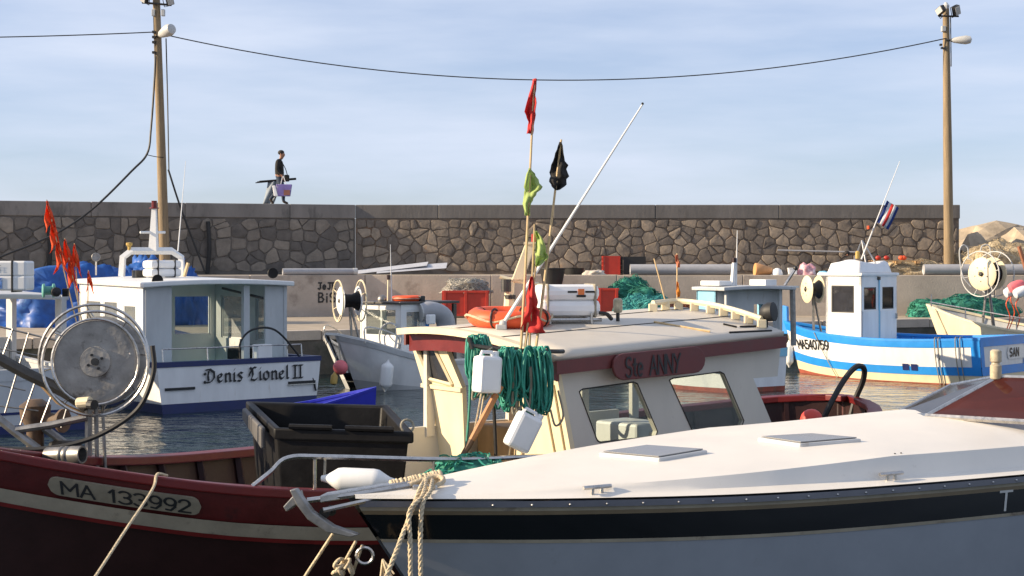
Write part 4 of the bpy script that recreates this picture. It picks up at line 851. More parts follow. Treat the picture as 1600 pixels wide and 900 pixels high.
rf = MB(); rf.grid(lambda a, c: V(lerp(.9, 3.3, a), lerp(1.25, -1.25, c), 2.06 + .05 * a - .04 * (2 * c - 1) ** 2), 5, 8); bpart(rf, 'roof', 'grey_white', LB, solid=.08, bevel=.02)
for x in (1.0, 3.2):
    for y in (1.15, -1.15): bpart(MB().box((x, y, 1.25), (.28 if y < 0 else .12, .08, 1.62)), 'pillar', 'grey_white', LB)
bpart(MB().box((3.2, 0, .85), (.06, 2.2, .9)), 'front_wall', 'grey_white', LB)
wr = W_(LB, 2.0, -.55, 2.1)
l2 = thing('life_raft', 'white box-shaped life raft case printed SAFE on the left boat roof', 'raft case', P(22, 455, 23.7))
rc = P(20, 431, 23.7)
MB().box(rc + V(-.1, 0, .11), (.74, .44, .24)).build('half_shell', 'white_gel', l2, bevel=.03); MB().box(rc + V(-.1, 0, -.11), (.74, .44, .23)).build('half_shell', 'white_gel', l2, bevel=.03)
MB().box(rc + V(.06, 0, -.01), (.03, .46, .48)).build('strap', 'black_rubber', l2, bevel=.005)
MB().box(rc + V(-.2, -.226, -.11), (.22, .008, .17)).build('sticker', mat('sticker_blue', (.1, .22, .5), .5, var=.6, sc=18, c2=(.7, .75, .8), c2t=.52, c2sc=16), l2)
mb, _ = letters('SAFE', rc + V(-.33, -.228, .09), (1, 0, 0), up, .07, .016, (0, -1, 0), gap=.22); mb.build('lettering', 'black_paint', l2)
tc_ = thing('rope_reel', 'small green rope reel lying on the left boat roof', 'reel', P(78, 462, 24.5)); p = P(76, 454, 24.4)
MB().lathe([(.09, -.1), (.11, -.09), (.11, -.06), (.07, -.05), (.07, .05), (.11, .06), (.11, .09), (.09, .1)], p, (1, .4, 0), 14).build('reel_body', mat('reel_green', (.1, .32, .27), .5), tc_, smooth=True)
MB().lathe([(.075, 0), (.075, .08), (.03, .1), (0, .1)], p + V(.12, -.05, -.02), (.6, -1, 0), 12).build('motor', 'black_rubber', tc_); MB().box(p + V(.27, 0, -.03), (.09, .09, .13)).build('switch_box', 'bin_grey', tc_, bevel=.01)
# ================================================================== small boat behind the middle
SB = thing('fishing_boat', 'small grey-white boat with net reel at its bow and open wheelhouse', 'boat', (-.76, 34.1, 0), R(228))
H = Hull(-.4, 5.0 - .7, [(-.4, .85), (1, 1.05), (2.4, 1.02), (3.3, .9), (3.9, .66), (4.3, .16)], [(-.4, .62), (1, .55), (2.2, .58), (3.2, .8), (4.3, 1.16)], .2, .75, bflare=.35)
bpart(H.band(0, .1, .02), 'rubbing_strake', 'grey_white', SB, smooth=True); bpart(H.band(.1, .64, 0), 'topsides', 'white_paint', SB, smooth=True); bpart(H.band(.64, 1, .004), 'bottom', 'grey_white', SB, smooth=True)
bpart(H.inside(inset=.07, deckz=.36), 'bulwark_lining', 'grey_white', SB); bpart(H.deck(.36), 'deck', 'grey_white', SB); bpart(H.rail(.16, .05), 'gunwale', 'white_gel', SB)
wz, wt = .36, 1.74
wk = bpart(MB().box((2.15, 0, wt + .02), (1.75, 1.35, .05)), 'roof', 'dark_metal', SB, bevel=.01)
sv = lambda *a: W_(SB, *a)
wall_with_holes(SB, 'front_wall', sv(2.95, -.6, wz), sv(0, 1, 0) - sv(0, 0, 0), up, 1.2, wt - wz, [(.12, 1.08, .72, 1.28)], .05, 'white_gel'); window(SB, [sv(2.93, -.48, 1.08), sv(2.93, .48, 1.08), sv(2.93, .48, 1.64), sv(2.93, -.48, 1.64)], 'pane_clear', 'white_gel')
wall_with_holes(SB, 'port_wall', sv(2.95, .62, wz), sv(-1, 0, 0) - sv(0, 0, 0), up, .72, wt - wz, [(.14, .58, .66, 1.25)], .05, 'white_gel'); window(SB, [sv(2.81, .6, 1.02), sv(2.37, .6, 1.02), sv(2.37, .6, 1.61), sv(2.81, .6, 1.61)], 'pane_milky', 'white_gel')
wall_with_holes(SB, 'starboard_wall', sv(2.23, -.62, wz), sv(1, 0, 0) - sv(0, 0, 0), up, .72, wt - wz, [(.14, .58, .66, 1.25)], .05, 'white_gel')
bpart(MB().box((2.21, .63, 1.05), (.07, .05, 1.35)), 'door_post', 'blue_paint', SB)
for y in (.6, -.6): bpart(MB().box((1.37, y, 1.05), (.09, .06, 1.35)), 'pillar', 'dark_metal', SB)
bpart(MB().tube([V(1.3, .85, .95), V(2.3, .85, .95)], .015, 5), 'side_rail', 'dark_metal', SB)
bpart(MB().box((1.75, .1, .62), (.7, .7, .5)), 'engine_box', 'bin_grey', SB, bevel=.03)
bpart(MB().tube([to_local(SB, P(612, 470, 32.2)), to_local(SB, P(610, 382, 32.2))], [.014, .006], 5), 'whip_antenna', 'white_paint', SB)
bpart(MB().tube([to_local(SB, P(606, 470, 32.2)), to_local(SB, P(607, 433, 32.2))], .02, 6), 'mast', 'cream', SB); bpart(MB().lathe([(.035, 0), (.035, .1), (0, .1)], to_local(SB, P(607, 437, 32.2)), (0, 0, 1), 8), 'red_lamp', 'dark_red', SB)
bpart(MB().ball(to_local(SB, P(597, 468, 32.3)), (.1, .1, .1)), 'radar_dome', 'dull_steel', SB, smooth='all')
bpart(MB().box(to_local(SB, P(658, 467, 32.2)), (.13, .13, .13)), 'horn', 'black_paint', SB, bevel=.02); bpart(MB().tube([to_local(SB, P(658, 470, 32.2)), to_local(SB, P(658, 520, 32.2))], .05, 6), 'pillar', 'dark_metal', SB)
vc = [to_local(SB, p) for p in (P(657, 488, 31.9), P(672, 486, 32), P(690, 492, 32.1), P(697, 508, 32.15), P(699, 548, 32.15))]
bpart(MB().tube(smooth_path(vc, 5), .2, 16), 'vent_pipe', 'pvc_grey', SB, smooth=True)
bpart(MB().lathe([(.15, 0), (.2, 0), (.2, .03), (.15, .03)], vc[0] + V(0, 0, 0), (vc[0] - vc[1]), 16), 'pipe_collar', 'lamp_shell', SB)
bpart(MB().box(to_local(SB, P(673, 499, 31.6)), (.2, .1, .2)), 'work_light', 'white_plastic', SB, bevel=.02)
lb = thing('lifebuoy', 'orange lifebuoy lying on the small boat roof', 'lifebuoy', W_(SB, 2.3, .1, wt + .05)); MB().ring(W_(SB, 2.25, .1, wt + .1), (0, 0, 1), .28, .06, 24, 8).build('ring', 'orange', lb, smooth='all')
MB().ring(W_(SB, 2.25, .1, wt + .1), (0, 0, 1), .35, .01, 24, 5).build('grab_line', 'rope_grey', lb)
reel('net_hauler', 'net reel with pale disc and wire hoops on the small boat bow', P(546, 470, 31.4), (-.93, -.37, 0), .3, .42, [W_(SB, 3.7, 0, .36), W_(SB, 3.5, .2, .36), W_(SB, 3.5, -.2, .36)], disc='white_gel', hoop='cream', hoop_r=1.4, drum='bin_grey', holes=False)
bpart(MB().tube(smooth_path([V(3.95, .62, .98), V(3.9, .62, 1.3), V(3.3, .85, 1.12), V(3.25, .85, .8)]), .016, 6), 'bow_rail', 'steel', SB); bpart(MB().tube(smooth_path([V(3.95, -.62, .98), V(3.9, -.62, 1.3), V(3.3, -.85, 1.12), V(3.25, -.85, .8)]), .016, 6), 'bow_rail', 'steel', SB)
bpart(MB().ring(W_(SB, 2.1, .35, 1.2) and V(3.0, .35, 1.05), (1, .1, 0), .3, .02, 20, 5), 'hose_coil', 'grey_white', SB)
fender(None, P(604, 587, 30.75), (.1, 0, 1), .13, .5, 'white fender hanging on the shaded side of the small boat', 'white_gel', P(607, 566, 31.2))
by = thing('buoy', 'pink round buoy hanging at the small boat bow', 'buoy', P(532, 588, 30.4)); MB().ball(P(532, 574, 30.5), .15).build('ball', 'pink', by, smooth='all'); MB().tube([P(532, 563, 30.5), P(529, 535, 30.8)], .01, 5).build('rope', 'rope_grey', by)
by = thing('float', 'small yellow float hanging under the pink buoy', 'float', P(523, 598, 30.4)); MB().lathe([(.02, -.12), (.07, -.09), (.07, .06), (.03, .11), (.02, .13)], P(522, 592, 30.4), (.1, 0, 1), 12).build('body', 'yellow_wax', by, smooth=True); MB().tube([P(522, 584, 30.4), P(526, 550, 30.8)], .008, 5).build('rope', 'rope_grey', by)
# ================================================================== grey wheelhouse boat
GB = thing('fishing_boat', 'boat with grey wheelhouse and pale blue front behind the cream cabin', 'boat', (5.39, 30.17, 0), R(122))
H = Hull(.85, 5.6, [(.85, .78), (2, .98), (3.4, .9), (4.8, .5), (5.6, .03)], [(.85, .85), (2.5, .82), (4, .95), (5.6, 1.25)], .12, .6)
bpart(H.band(0, .14, .012), 'sheer_stripe', 'pale_blue', GB, smooth=True); bpart(H.band(.14, .66, 0), 'topsides', 'white_paint', GB, smooth=True); bpart(H.band(.66, 1, .004), 'bottom', 'antifoul_red', GB, smooth=True)
bpart(H.inside(inset=.07, deckz=.4), 'bulwark_lining', 'grey_white', GB); bpart(H.deck(.4), 'deck', 'grey_white', GB); bpart(H.rail(.1, .05), 'gunwale', 'pale_blue', GB)
gz = 2.06
rf = MB(); rf.grid(lambda a, c: V(lerp(.75, 1.78, a), lerp(.95, -.95, c), gz + .04 - .03 * (2 * c - 1) ** 2), 4, 6); bpart(rf, 'roof', 'grey_white', GB, solid=.07, bevel=.015)
gv = lambda *a: W_(GB, *a)
wall_with_holes(GB, 'aft_wall', gv(1.1, .88, .4), gv(0, -1, 0) - gv(0, 0, 0), up, 1.76, gz - .4, [(1.0, 1.55, .2, 1.35)], .05, 'grey_white')
wall_with_holes(GB, 'port_wall', gv(1.7, .88, .4), gv(-1, 0, 0) - gv(0, 0, 0), up, .6, gz - .4, [], .05, 'pale_blue')
wall_with_holes(GB, 'starboard_wall', gv(1.1, -.88, .4), gv(1, 0, 0) - gv(0, 0, 0), up, .6, gz - .4, [(.1, .5, .75, 1.35)], .05, 'grey_white')
wall_with_holes(GB, 'front_wall', gv(1.7, -.88, .4), gv(0, 1, 0) - gv(0, 0, 0), up, 1.76, gz - .4, [(.15, .8, .75, 1.35), (.95, 1.6, .75, 1.35)], .05, 'pale_blue')
for y in (.7, -.7): bpart(MB().box((.98, y, 1.22), (.06, .06, 1.65)), 'pillar', 'grey_white', GB)
bpart(MB().box((1.4, .62, gz + .12), (.6, .34, .1)), 'roof_hatch', 'white_gel', GB, bevel=.02)
p = to_local(GB, P(1144, 452, 31.0)); bpart(MB().tube([p, to_local(GB, P(1147, 410, 31.0))], [.06, .04], 8), 'mast', 'white_gel', GB); bpart(MB().tube([to_local(GB, P(1150, 452, 31)), to_local(GB, P(1152, 360, 31))], [.02, .008], 6), 'whip_antenna', 'white_paint', GB)
bpart(MB().lathe([(.05, 0), (.05, .09), (0, .1)], to_local(GB, P(1147, 410, 31)), (0, 0, 1), 8), 'red_lamp', 'dark_red', GB)
bpart(MB().box((1.2, -.45, gz + .13), (.5, .3, .12)), 'vent_box', 'white_gel', GB, bevel=.01)
bpart(MB().tube([to_local(GB, P(1226, 446, 31.6)), to_local(GB, P(1243, 420, 31.6))], .03, 6), 'davit_arm', 'steel', GB); bpart(MB().ball(to_local(GB, P(1243, 419, 31.6)), .05), 'davit_sheave', 'dark_metal', GB, smooth='all')
bpart(MB().box(to_local(GB, P(1231, 448, 31.6)), (.35, .3, .04)), 'davit_plate', 'steel', GB); bpart(MB().tube([to_local(GB, P(1238, 448, 31.6)), to_local(GB, P(1240, 540, 31.6))], .06, 6), 'davit_post', 'dull_steel', GB)
# ================================================================== cream boat at the right edge, white dinghy
RB = thing('fishing_boat', 'cream open boat with wire-hooped net reel at the right edge', 'boat', (14.2, 35.2, 0), R(142))
H = Hull(-.5, 4.9, [(-.5, .95), (1.2, 1.1), (2.8, 1.05), (4, .72), (4.9, .08)], [(-.5, .95), (1.5, .95), (3, 1.1), (4.9, 1.55)], .25, .7)
bpart(H.band(0, .5, 0), 'topsides', 'cream', RB, smooth=True); bpart(H.band(.5, 1, .004), 'lower_hull', 'white_paint', RB, smooth=True); bpart(H.inside(inset=.07, deckz=.5), 'bulwark_lining', 'grey_white', RB); bpart(H.deck(.5), 'deck', 'grey_white', RB); bpart(H.rail(.12, .05), 'gunwale', 'cream', RB)
bpart(MB().tube([V(4.7, .3, 1.62), V(3.6, .85, 1.5), V(2.2, 1.0, 1.3)], .018, 6), 'side_rail', 'steel', RB)
for x, y, z in ((4.7, .25, 1.5), (3.6, .83, 1.2), (2.3, 1.0, 1.0)): bpart(MB().tube([V(x, y, z), V(x, y, z + .32)], .016, 6), 'stanchion', 'steel', RB)
bpart(MB().tube(smooth_path([H.pt(.93, 0, 1, .02), H.pt(.9, .4, 1, .1), W_(RB, 0, 0, 0) * 0 + V(4.3, 1.1, .3)]), .018, 5), 'mooring_line', 'rope_grey', RB)
reel('net_hauler', 'net reel with wide wire guard hoop on the cream boat bow', P(1543, 428, 36.9), (-.8, -.6, 0), .4, .5, [W_(RB, 3.1, .1, .5), W_(RB, 3.4, .4, .5), W_(RB, 3.3, -.3, .5)], disc='cream', hoop='lamp_shell', hoop_r=1.35, drum='bin_grey')
bpart(MB().tube([to_local(RB, p) for p in smooth_path([P(1517, 448, 36.5), P(1504, 430, 36.5), P(1499, 395, 36.5), P(1504, 383, 36.5), P(1512, 388, 36.5), P(1513, 405, 36.5)])], .016, 6), 'guide_hoop', 'lamp_shell', RB)
bpart(MB().tube([to_local(RB, p) for p in smooth_path([P(1532, 392, 37.3), P(1535, 384, 37.3), P(1545, 384, 37.3), P(1548, 400, 37.3), P(1546, 430, 37.3)])], .016, 6), 'guide_hoop', 'lamp_shell', RB)
t = thing('marker_pole', 'thick brown marker pole standing in the cream boat', 'pole', W_(RB, 1.6, .2, .5)); MB().tube([W_(RB, 1.75, .25, .5), P(1592, 385, 36.1)], .05, 7).build('pole', mat('rust_pole', (.3, .12, .06), .7, var=.25), t)
for i, (px, py, m_, lab) in enumerate(((1581, 455, 'white_plastic', 'white float nearest the brown marker pole'), (1588, 447, 'pink', 'upper pink float beside the brown marker pole'), (1596, 456, 'white_plastic', 'white float at right picture edge above orange lines'))):
    t = thing('float', lab, 'float', P(px, py + 8, 35.9 - i * .05), 0, 'floats in the cream boat'); MB().lathe([(.03, -.2), (.1, -.17), (.125, -.08), (.125, .08), (.1, .17), (.03, .2)], P(px, py, 35.9 - i * .15), (1, .2, .35), 14).build('body', m_, t, smooth=True); MB().tube(smooth_path([P(px, py + 4, 35.9), P(px - 9, py + 20, 35.8), P(px - 3, py + 42, 35.9), P(px - 13, py + 72, 35.95)]), .013, 5).build('line', 'orange', t)
heap('net_pile', 'dark tangled net pile with orange lines in the cream boat', 'net', W_(RB, 1.4, .2, .5), (.9, .7, .75), 'net_green', 4.4, 90, 'rope_grey', tw=.012)
bpart(MB().box((1.9, .75, 1.0), (.3, .14, .5)), 'plank_block', 'wood', RB, bevel=.02)
WD = thing('dinghy', 'white dinghy hull low in the water behind the blue boat', 'boat', P(1545, 530, 38.8).xy.to_3d(), R(176)); H = Hull(0, 3.4, [(0, .5), (1.5, .68), (2.7, .5), (3.4, .05)], [(0, .5), (1.5, .47), (3.4, .66)], .3, .4, n=16)
bpart(H.band(0, 1, 0), 'hull_shell', 'white_gel', WD, smooth=True); bpart(H.inside(inset=.05, deckz=.2), 'lining', 'white_gel', WD); bpart(H.deck(.2), 'floor', 'grey_white', WD); bpart(H.rail(.07, .04), 'gunwale', 'white_gel', WD)
from mathutils import geometry as geo
CAM = V(0, 0, E)
def hit(px, py, p0, nrm):                                   # where the sight line meets the plane of a wall that stands in the scene
    d = P(px, py, 1) - CAM; return CAM + d * ((Vector(p0) - CAM).dot(nrm) / d.dot(nrm))
def poly_wall(parent, name, outer, holes, th, m, bevel=0):
    """flat wall with openings: outer outline and hole outlines as 3-D points, th = thickness vector"""
    th = Vector(th); loops = [outer] + holes; flat = [p for lp in loops for p in lp]; tris = geo.tessellate_polygon(loops); n_ = len(flat); mb = MB()
    fs = [tuple(t) for t in tris] + [tuple(i + n_ for i in t[::-1]) for t in tris]; o = 0
    for lp in loops:
        k = len(lp); fs += [(o + i, o + (i + 1) % k, n_ + o + (i + 1) % k, n_ + o + i) for i in range(k)]; o += k
    mb.add(flat + [p + th for p in flat], fs); return mb.build(name, m, parent, bevel=bevel)
# ================================================================== the red boat with the cream cabin
AN = thing('fishing_boat', 'dark red wooden fishing boat with cream cabin and maroon name board', 'boat', (.88, 14.8, 0), R(221.5))
AH = Hull(-3.8, 6.6, [(-3.8, .1), (-3.5, .66), (-2.9, 1.12), (-1.8, 1.5), (0, 1.7), (2.3, 1.73), (3.74, 1.5), (4.63, 1.19), (5.29, .9), (6.1, .4), (6.6, .03)], [(-3.8, 1.08), (-2.5, .95), (0, .86), (2, .86), (3.74, .9), (4.63, .98), (5.29, 1.09), (6.13, 1.28), (6.6, 1.42)], .25, .4, n=52)
def dzs(d): return lambda u: d / (sinterp(AH.sheer, lerp(AH.x0, AH.x1, u)) - AH.bot)
bpart(AH.band(0, dzs(.235), 0), 'sheer_plank', mat('red_shaded', (.075, .005, .005), .45, var=.25, sc=4, c2=(.03, .004, .004), c2t=.55, c2sc=4, bump=.12, bsc=18), AN, smooth=True)  # darker copy of the gunwale red, with the hull's shade put into the colour
bpart(AH.band(dzs(.235), dzs(.335), .03), 'strake', 'grey_strake', AN, smooth=True)
bpart(AH.band(dzs(.335), dzs(.365), .036), 'strake_edge', 'red_boat', AN, smooth=True)
bpart(AH.band(dzs(.365), 1, 0), 'hull_planking', 'dark_red', AN, smooth=True)
bpart(AH.inside(inset=.09, deckz=.45), 'bulwark_lining', 'dark_red', AN, smooth=True); bpart(AH.deck(.45), 'deck', 'grey_white', AN)
bpart(AH.rail(.17, .07), 'gunwale', 'red_boat', AN, bevel=.015)
for i in range(22):
    for sd in (1, -1):
        u = .03 + i * .0425; bpart(MB().tube([AH.pt(u, t, sd, 0, .12) for t in (.03, AH.t_at(u, .45) * .5, AH.t_at(u, .45))], .035, 4), 'rib', 'dark_red', AN)
# number board on the bow
zc = lambda x: sinterp(AH.sheer, x) - .135
nb = bpart(hullpatch(AH, 5.9, 5.0, lambda x: zc(x) - .062, lambda x: zc(x) + .062, 1, .02, 60, 1), 'number_board', mat('old_board', (.22, .19, .135), .65, var=.2, sc=9, c2=(.18, .14, .1), c2t=.56, c2sc=9), AN, solid=.025)
for tx0, a0, a1 in (('MA', 5.82, 5.62), ('133992', 5.55, 5.05)): hulltext(AH, tx0, a0, a1, lambda x: zc(x) - .045, .085, 1, .038, .012, 'black_paint', AN, gap=.16)
# cabin roof
RC = {'nf': V(1.86, 1.29, 1.81), 'na': V(-1.47, 1.02, 1.90), 'fa': V(-1.74, -1.0, 2.08), 'ff': V(1.39, -1.3, 1.93)}
def roofp(a, c, up_=0):                                      # a: 0 front .. 1 aft, c: 0 near .. 1 far
    p = lerp(lerp(RC['nf'], RC['na'], a), lerp(RC['ff'], RC['fa'], a), c); return p + V(0, 0, .085 * (1 - (2 * c - 1) ** 2) + up_)
mb = MB(); mb.grid(lambda a, c: roofp(a, c), 10, 12)
roof = bpart(mb, 'roof', mat('roof_paint', (.56, .51, .43), .5, var=.06, sc=3, c2=(.5, .44, .36), c2t=.64, c2sc=3), AN, solid=.05, smooth=True)
mb = MB(); mb.grid(lambda a, c: roofp(-.035 + .03 * a, c, .01), 2, 12); bpart(mb, 'brow_moulding', 'cream', AN, solid=.06)
def strip(f, h, th, nrm, n_=10):
    mb = MB()
    for i in range(n_):
        p, q = f(i / n_), f((i + 1) / n_); mb.hexa([p - V(0, 0, h), q - V(0, 0, h), q - V(0, 0, h) + nrm * th, p - V(0, 0, h) + nrm * th], [p, q, q + nrm * th, p + nrm * th])
    return mb
bpart(strip(lambda t: roofp(t, -.004, -.018), .11, .03, V(0, 1, 0)), 'fascia', mat('board_red', (.13, .03, .028), .5, var=.15), AN)
bpart(strip(lambda t: roofp(.01, t, -.03), .16, -.03, V(1, 0, 0), 14), 'front_fascia', 'red_boat', AN)
bpart(strip(lambda t: roofp(t, 1.004, -.018), .11, -.03, V(0, 1, 0)), 'fascia', mat('board_red', (.13, .03, .028), .5, var=.15), AN)
# near side wall with raked windows
w0, w1 = W_(AN, 1.8, 1.2, 0), W_(AN, -1.47, .95, 0); wn_ = (w1 - w0).cross(up).normalized(); wi = wn_ * .05 if wn_.y > 0 else wn_ * -.05
S = lambda *pts: [hit(x, y, w0, wn_) for x, y in pts]
win1, win2 = S((905, 612), (910, 608), (990, 597), (996, 600), (1027, 674), (1024, 682), (938, 691), (933, 688)), S((1046, 594), (1051, 591), (1125, 581), (1131, 584), (1162, 657), (1159, 665), (1086, 675), (1081, 672))
sw_ = poly_wall(AN, 'side_wall', S((868, 568), (1222, 522), (1215, 588), (1177, 591), (1224, 705), (1130, 720), (893, 735)), [win1, win2], wi, mat('cabin_white', (.58, .55, .48), .5, var=.06, sc=3, c2=(.38, .33, .26), c2t=.62, c2sc=6, stretch=(1, 1, .3)))
for wv in (win1, win2):
    f = MB()
    for a, b_ in zip(wv, wv[1:] + wv[:1]): f.tube([a - wi * .05, b_ - wi * .05], .006, 4)
    fo = f.build('window', 'black_rubber', AN); pm = MB(); pm.prism([p + wi * .4 for p in wv], wi * .12); pm.build('pane', 'pane_clear', fo)
# name board
nbp = []
for (cx, cy, a0, a1) in ((972, 573, 90, 270), (1082, 562, -90, 90)):
    for k in range(9):
        a = R(lerp(a0, a1, k / 8)); nbp.append((cx + 17 * math.cos(a), cy - 21 * math.sin(a)))
w0b = w0 - wi.normalized() * .135; S2 = lambda *pts: [hit(x, y, w0b, wn_) for x, y in pts]
bd = MB().prism(S2(*nbp), -wi * .5).build('name_board', mat('board_red', (.13, .03, .028), .5, var=.15), AN, bevel=.006)
bo = hit(974, 589, w0b, wn_) - wi * .58; bu = (hit(1085, 577.5, w0b, wn_) - wi * .58 - bo).normalized(); bv = bu.cross(wi).normalized(); bv = bv if bv.z > 0 else -bv
mb, L = letters('Ste', bo, bu, bv, .165, .02, -wi, gap=.12, sx=.75); mb.build('lettering', 'black_paint', bd)
mb, L2 = letters('ANNY', bo + bu * (L + .08), bu, bv, .16, .02, -wi, gap=.14, sx=.85); mb.build('lettering', 'black_paint', bd)
# far side: low wall, pillars and glazing
bpart(MB().box((.1, -1.14, .72), (2.9, .05, .6)), 'far_wall', 'cabin_white', AN)
for x in (1.25, .2, -.75, -1.5): bpart(MB().box((x, -1.12 + .08 * (x < -.5), 1.4), (.1, .05, .95)), 'far_pillar', 'cabin_white', AN)
bpart(MB().box((.3, -.75, .75), (.9, .5, .55)), 'bunk_box', 'wood', AN, bevel=.02); bpart(MB().box((-.6, .5, .72), (.5, .5, .5)), 'engine_cover', 'grey_white', AN, bevel=.03)
bpart(MB().ring((1.0, .55, 1.15), (.9, 0, .35), .2, .018, 24, 6), 'helm_wheel', 'wood', AN); bpart(MB().tube([V(1.15, .55, .45), V(1.12, .55, 1.1)], .05, 6), 'helm_post', 'cream', AN)
bpart(MB().box((.75, -.2, .95), (.12, .12, 1.1)), 'cabin_post', 'cream', AN); bpart(MB().box((-.9, -.5, .8), (.45, .6, .35)), 'locker', 'white_gel', AN, bevel=.03); bpart(MB().tube(smooth_path([V(.2, -.9, 1.55), V(.1, -.9, 1.2), V(-.2, -.9, 1.25), V(-.3, -.9, 1.6)]), .02, 6), 'hung_rope', 'rope_grey', AN)
# front bulkhead, raked forward at the top
f0, f1, f2 = W_(AN, 1.76, 1.2, 1.75), W_(AN, 1.3, -1.2, 1.85), W_(AN, 1.56, 1.2, .6); fn_ = (f1 - f0).cross(f2 - f0).normalized(); fi = fn_ * .045 if fn_.y > 0 else fn_ * -.045
Fp = lambda *pts: [hit(x, y, f0, fn_) for x, y in pts]
wv = Fp((649, 536), (679, 542), (708, 601), (673, 592))
poly_wall(AN, 'front_panel', Fp((637, 520), (690, 530), (722, 606), (726, 712), (674, 712), (661, 600)), [wv], fi, 'cream')
f = MB()
for a, b_ in zip(wv, wv[1:] + wv[:1]): f.tube([a - fi * .3, b_ - fi * .3], .018, 4)
fo = f.build('windscreen_frame', 'cream', AN); MB().prism([p + fi * .4 for p in wv], fi * .12).build('pane', 'pane_smoke', fo)
MB().prism([p - fi * .6 for p in Fp((661, 598), (723, 606), (723, 612), (661, 604))], fi * .5).build('sill', 'cream', AN)
poly_wall(AN, 'front_panel', Fp((800, 548), (866, 566), (893, 712), (886, 735), (808, 738)), [], fi, 'cream')
for q in ((846, 600, 868, 716), (864, 600, 884, 716)): MB().prism([p - fi * .2 for p in Fp((q[0], q[1]), (q[0] + 2, q[1]), (q[2] + 2, q[3]), (q[2], q[3]))], -fi * .25).build('batten', 'cream', AN)
# hatch coaming on the fore deck and grey floor boards
bpart(MB().box((2.75, .35, .56), (1.1, 1.3, .24)), 'deck_hatch', 'white_gel', AN, bevel=.03)
# roof gear that belongs to the boat
def on_roof(px, py):                                         # sight line to the roof surface
    best = None
    for i in range(61):
        for j in range(61):
            p = W_(AN, *roofp(i / 60, j / 60, .026)); qx = 800 + p.x / p.y * FPX; qy = YH + (E - p.z) / p.y * FPX; d = (qx - px) ** 2 + (qy - py) ** 2
            if best is None or d < best[0]: best = (d, p)
    return best[1]
mp0 = on_roof(793, 503); Ym = mp0.y
MB().tube([mp0, P(797, 437, Ym)], [.05, .045], 8).build('mast_foot', 'cream', AN); MB().tube([P(781, 432, Ym), P(795, 437, Ym), P(842, 444, Ym)], [.04, .05, .03], 8, flat=.5).build('crosstree', 'cream', AN)
MB().hexa([P(799, 438, Ym - .05), P(817, 438, Ym - .05), P(817, 438, Ym + .05), P(799, 438, Ym + .05)], [P(821, 380, Ym - .04), P(838, 382, Ym - .04), P(838, 382, Ym + .04), P(821, 380, Ym + .04)]).build('mast', 'cream', AN, bevel=.01)
MB().box(P(829, 380, Ym), (.13, .12, .025)).build('mast_cap', 'cream', AN); MB().lathe([(.022, 0), (.022, .08), (0, .09)], P(834, 379, Ym), (0, 0, 1), 8).build('mast_lamp', 'red_plastic', AN)
MB().lathe([(.05, -.06), (.05, .06)], P(791, 446, Ym - .03), (0, 0, 1), 12).build('mast_light', 'dark_metal', AN); MB().lathe([(.055, -.02), (.055, .02)], P(797, 464, Ym), (0, 0, 1), 10).build('clamp', 'black_rubber', AN)
ab = on_roof(784, 514); MB().tube([ab, P(790, 500, ab.y), P(1004, 163, ab.y - .25)], [.02, .017, .007], 8).build('long_antenna', 'white_paint', AN); MB().ball(P(1004, 162, ab.y - .25), .012).build('antenna_tip', 'black_paint', AN); MB().box(ab + V(0, 0, .02), (.1, .07, .05)).build('antenna_mount', 'lamp_shell', AN, bevel=.01); MB().ball(P(786, 506, ab.y), .035).build('antenna_knuckle', 'lamp_shell', AN)
mat('aged_lantern', (.42, .36, .24), .4, var=.3, sc=25); lp = on_roof(965, 503); MB().tube([lp, lp + V(0, 0, .09)], .02, 6).build('lantern_stand', 'dark_metal', AN); MB().lathe([(.035, 0), (.045, .02), (.045, .12), (.03, .14), (0, .14)], lp + V(0, 0, .08), (0, 0, 1), 10).build('lantern', 'aged_lantern', AN)
sp_ = on_roof(1196, 512); MB().tube([sp_, sp_ + V(0, 0, .1)], .03, 6).build('lamp_bracket', 'black_rubber', AN); MB().lathe([(.04, -.09), (.08, -.05), (.095, 0), (.095, .05), (.08, .055), (0, .04)], sp_ + V(.04, 0, .15), (.75, -.5, .1), 16).build('searchlight', 'black_rubber', AN, smooth=True)
gr = [on_roof(1020, 486), on_roof(1060, 484), on_roof(1110, 490), on_roof(1150, 499), on_roof(1192, 512)]; gp = smooth_path(gr, 6)
MB().tube([p + V(0, 0, .085) for p in gp], .03, 6).build('grab_rail', 'cream', AN, smooth=True)
for i in range(0, len(gp), 3): MB().box(gp[i] + V(0, 0, .035), (.09, .05, .09)).build('rail_block', 'cream', AN, bevel=.01)
MB().tube([on_roof(1022, 504) + V(0, 0, .012), on_roof(1110, 522) + V(0, 0, .012)], .01, 5).build('boat_hook', 'bamboo', AN)
for a, b_ in (((1130, 506), (1152, 512)), ((1158, 512), (1182, 510)), ((1140, 522), (1205, 516))): MB().tube([on_roof(*a) + V(0, 0, .008), on_roof(*b_) + V(0, 0, .008)], .009, 4).build('roof_batten', 'bin_grey', AN)
for k in (.33, .66): bpart(MB().tube([roofp(i / 12, k, .027) for i in range(13)], .005, 4), 'roof_seam', 'bin_grey', AN)
# stainless rail along the bow gunwale
g = lambda x, dz, i=.08: AH.pt(AH.u_at(x), 0, 1, 0, i) + V(0, 0, dz)
bpart(MB().tube(smooth_path([g(4.62, .03), g(4.5, .14), g(4.38, .25), g(4.1, .27), g(3.2, .24), g(2.4, .22), g(1.9, .2), g(1.78, .12), g(1.72, .03)]), .019, 7), 'hand_rail', 'steel', AN, smooth=True)
for x in (4.2, 3.3, 2.55, 2.0): bpart(MB().tube([g(x, .03), g(x, .25 if x > 3 else .22)], .013, 6), 'stanchion', 'steel', AN)
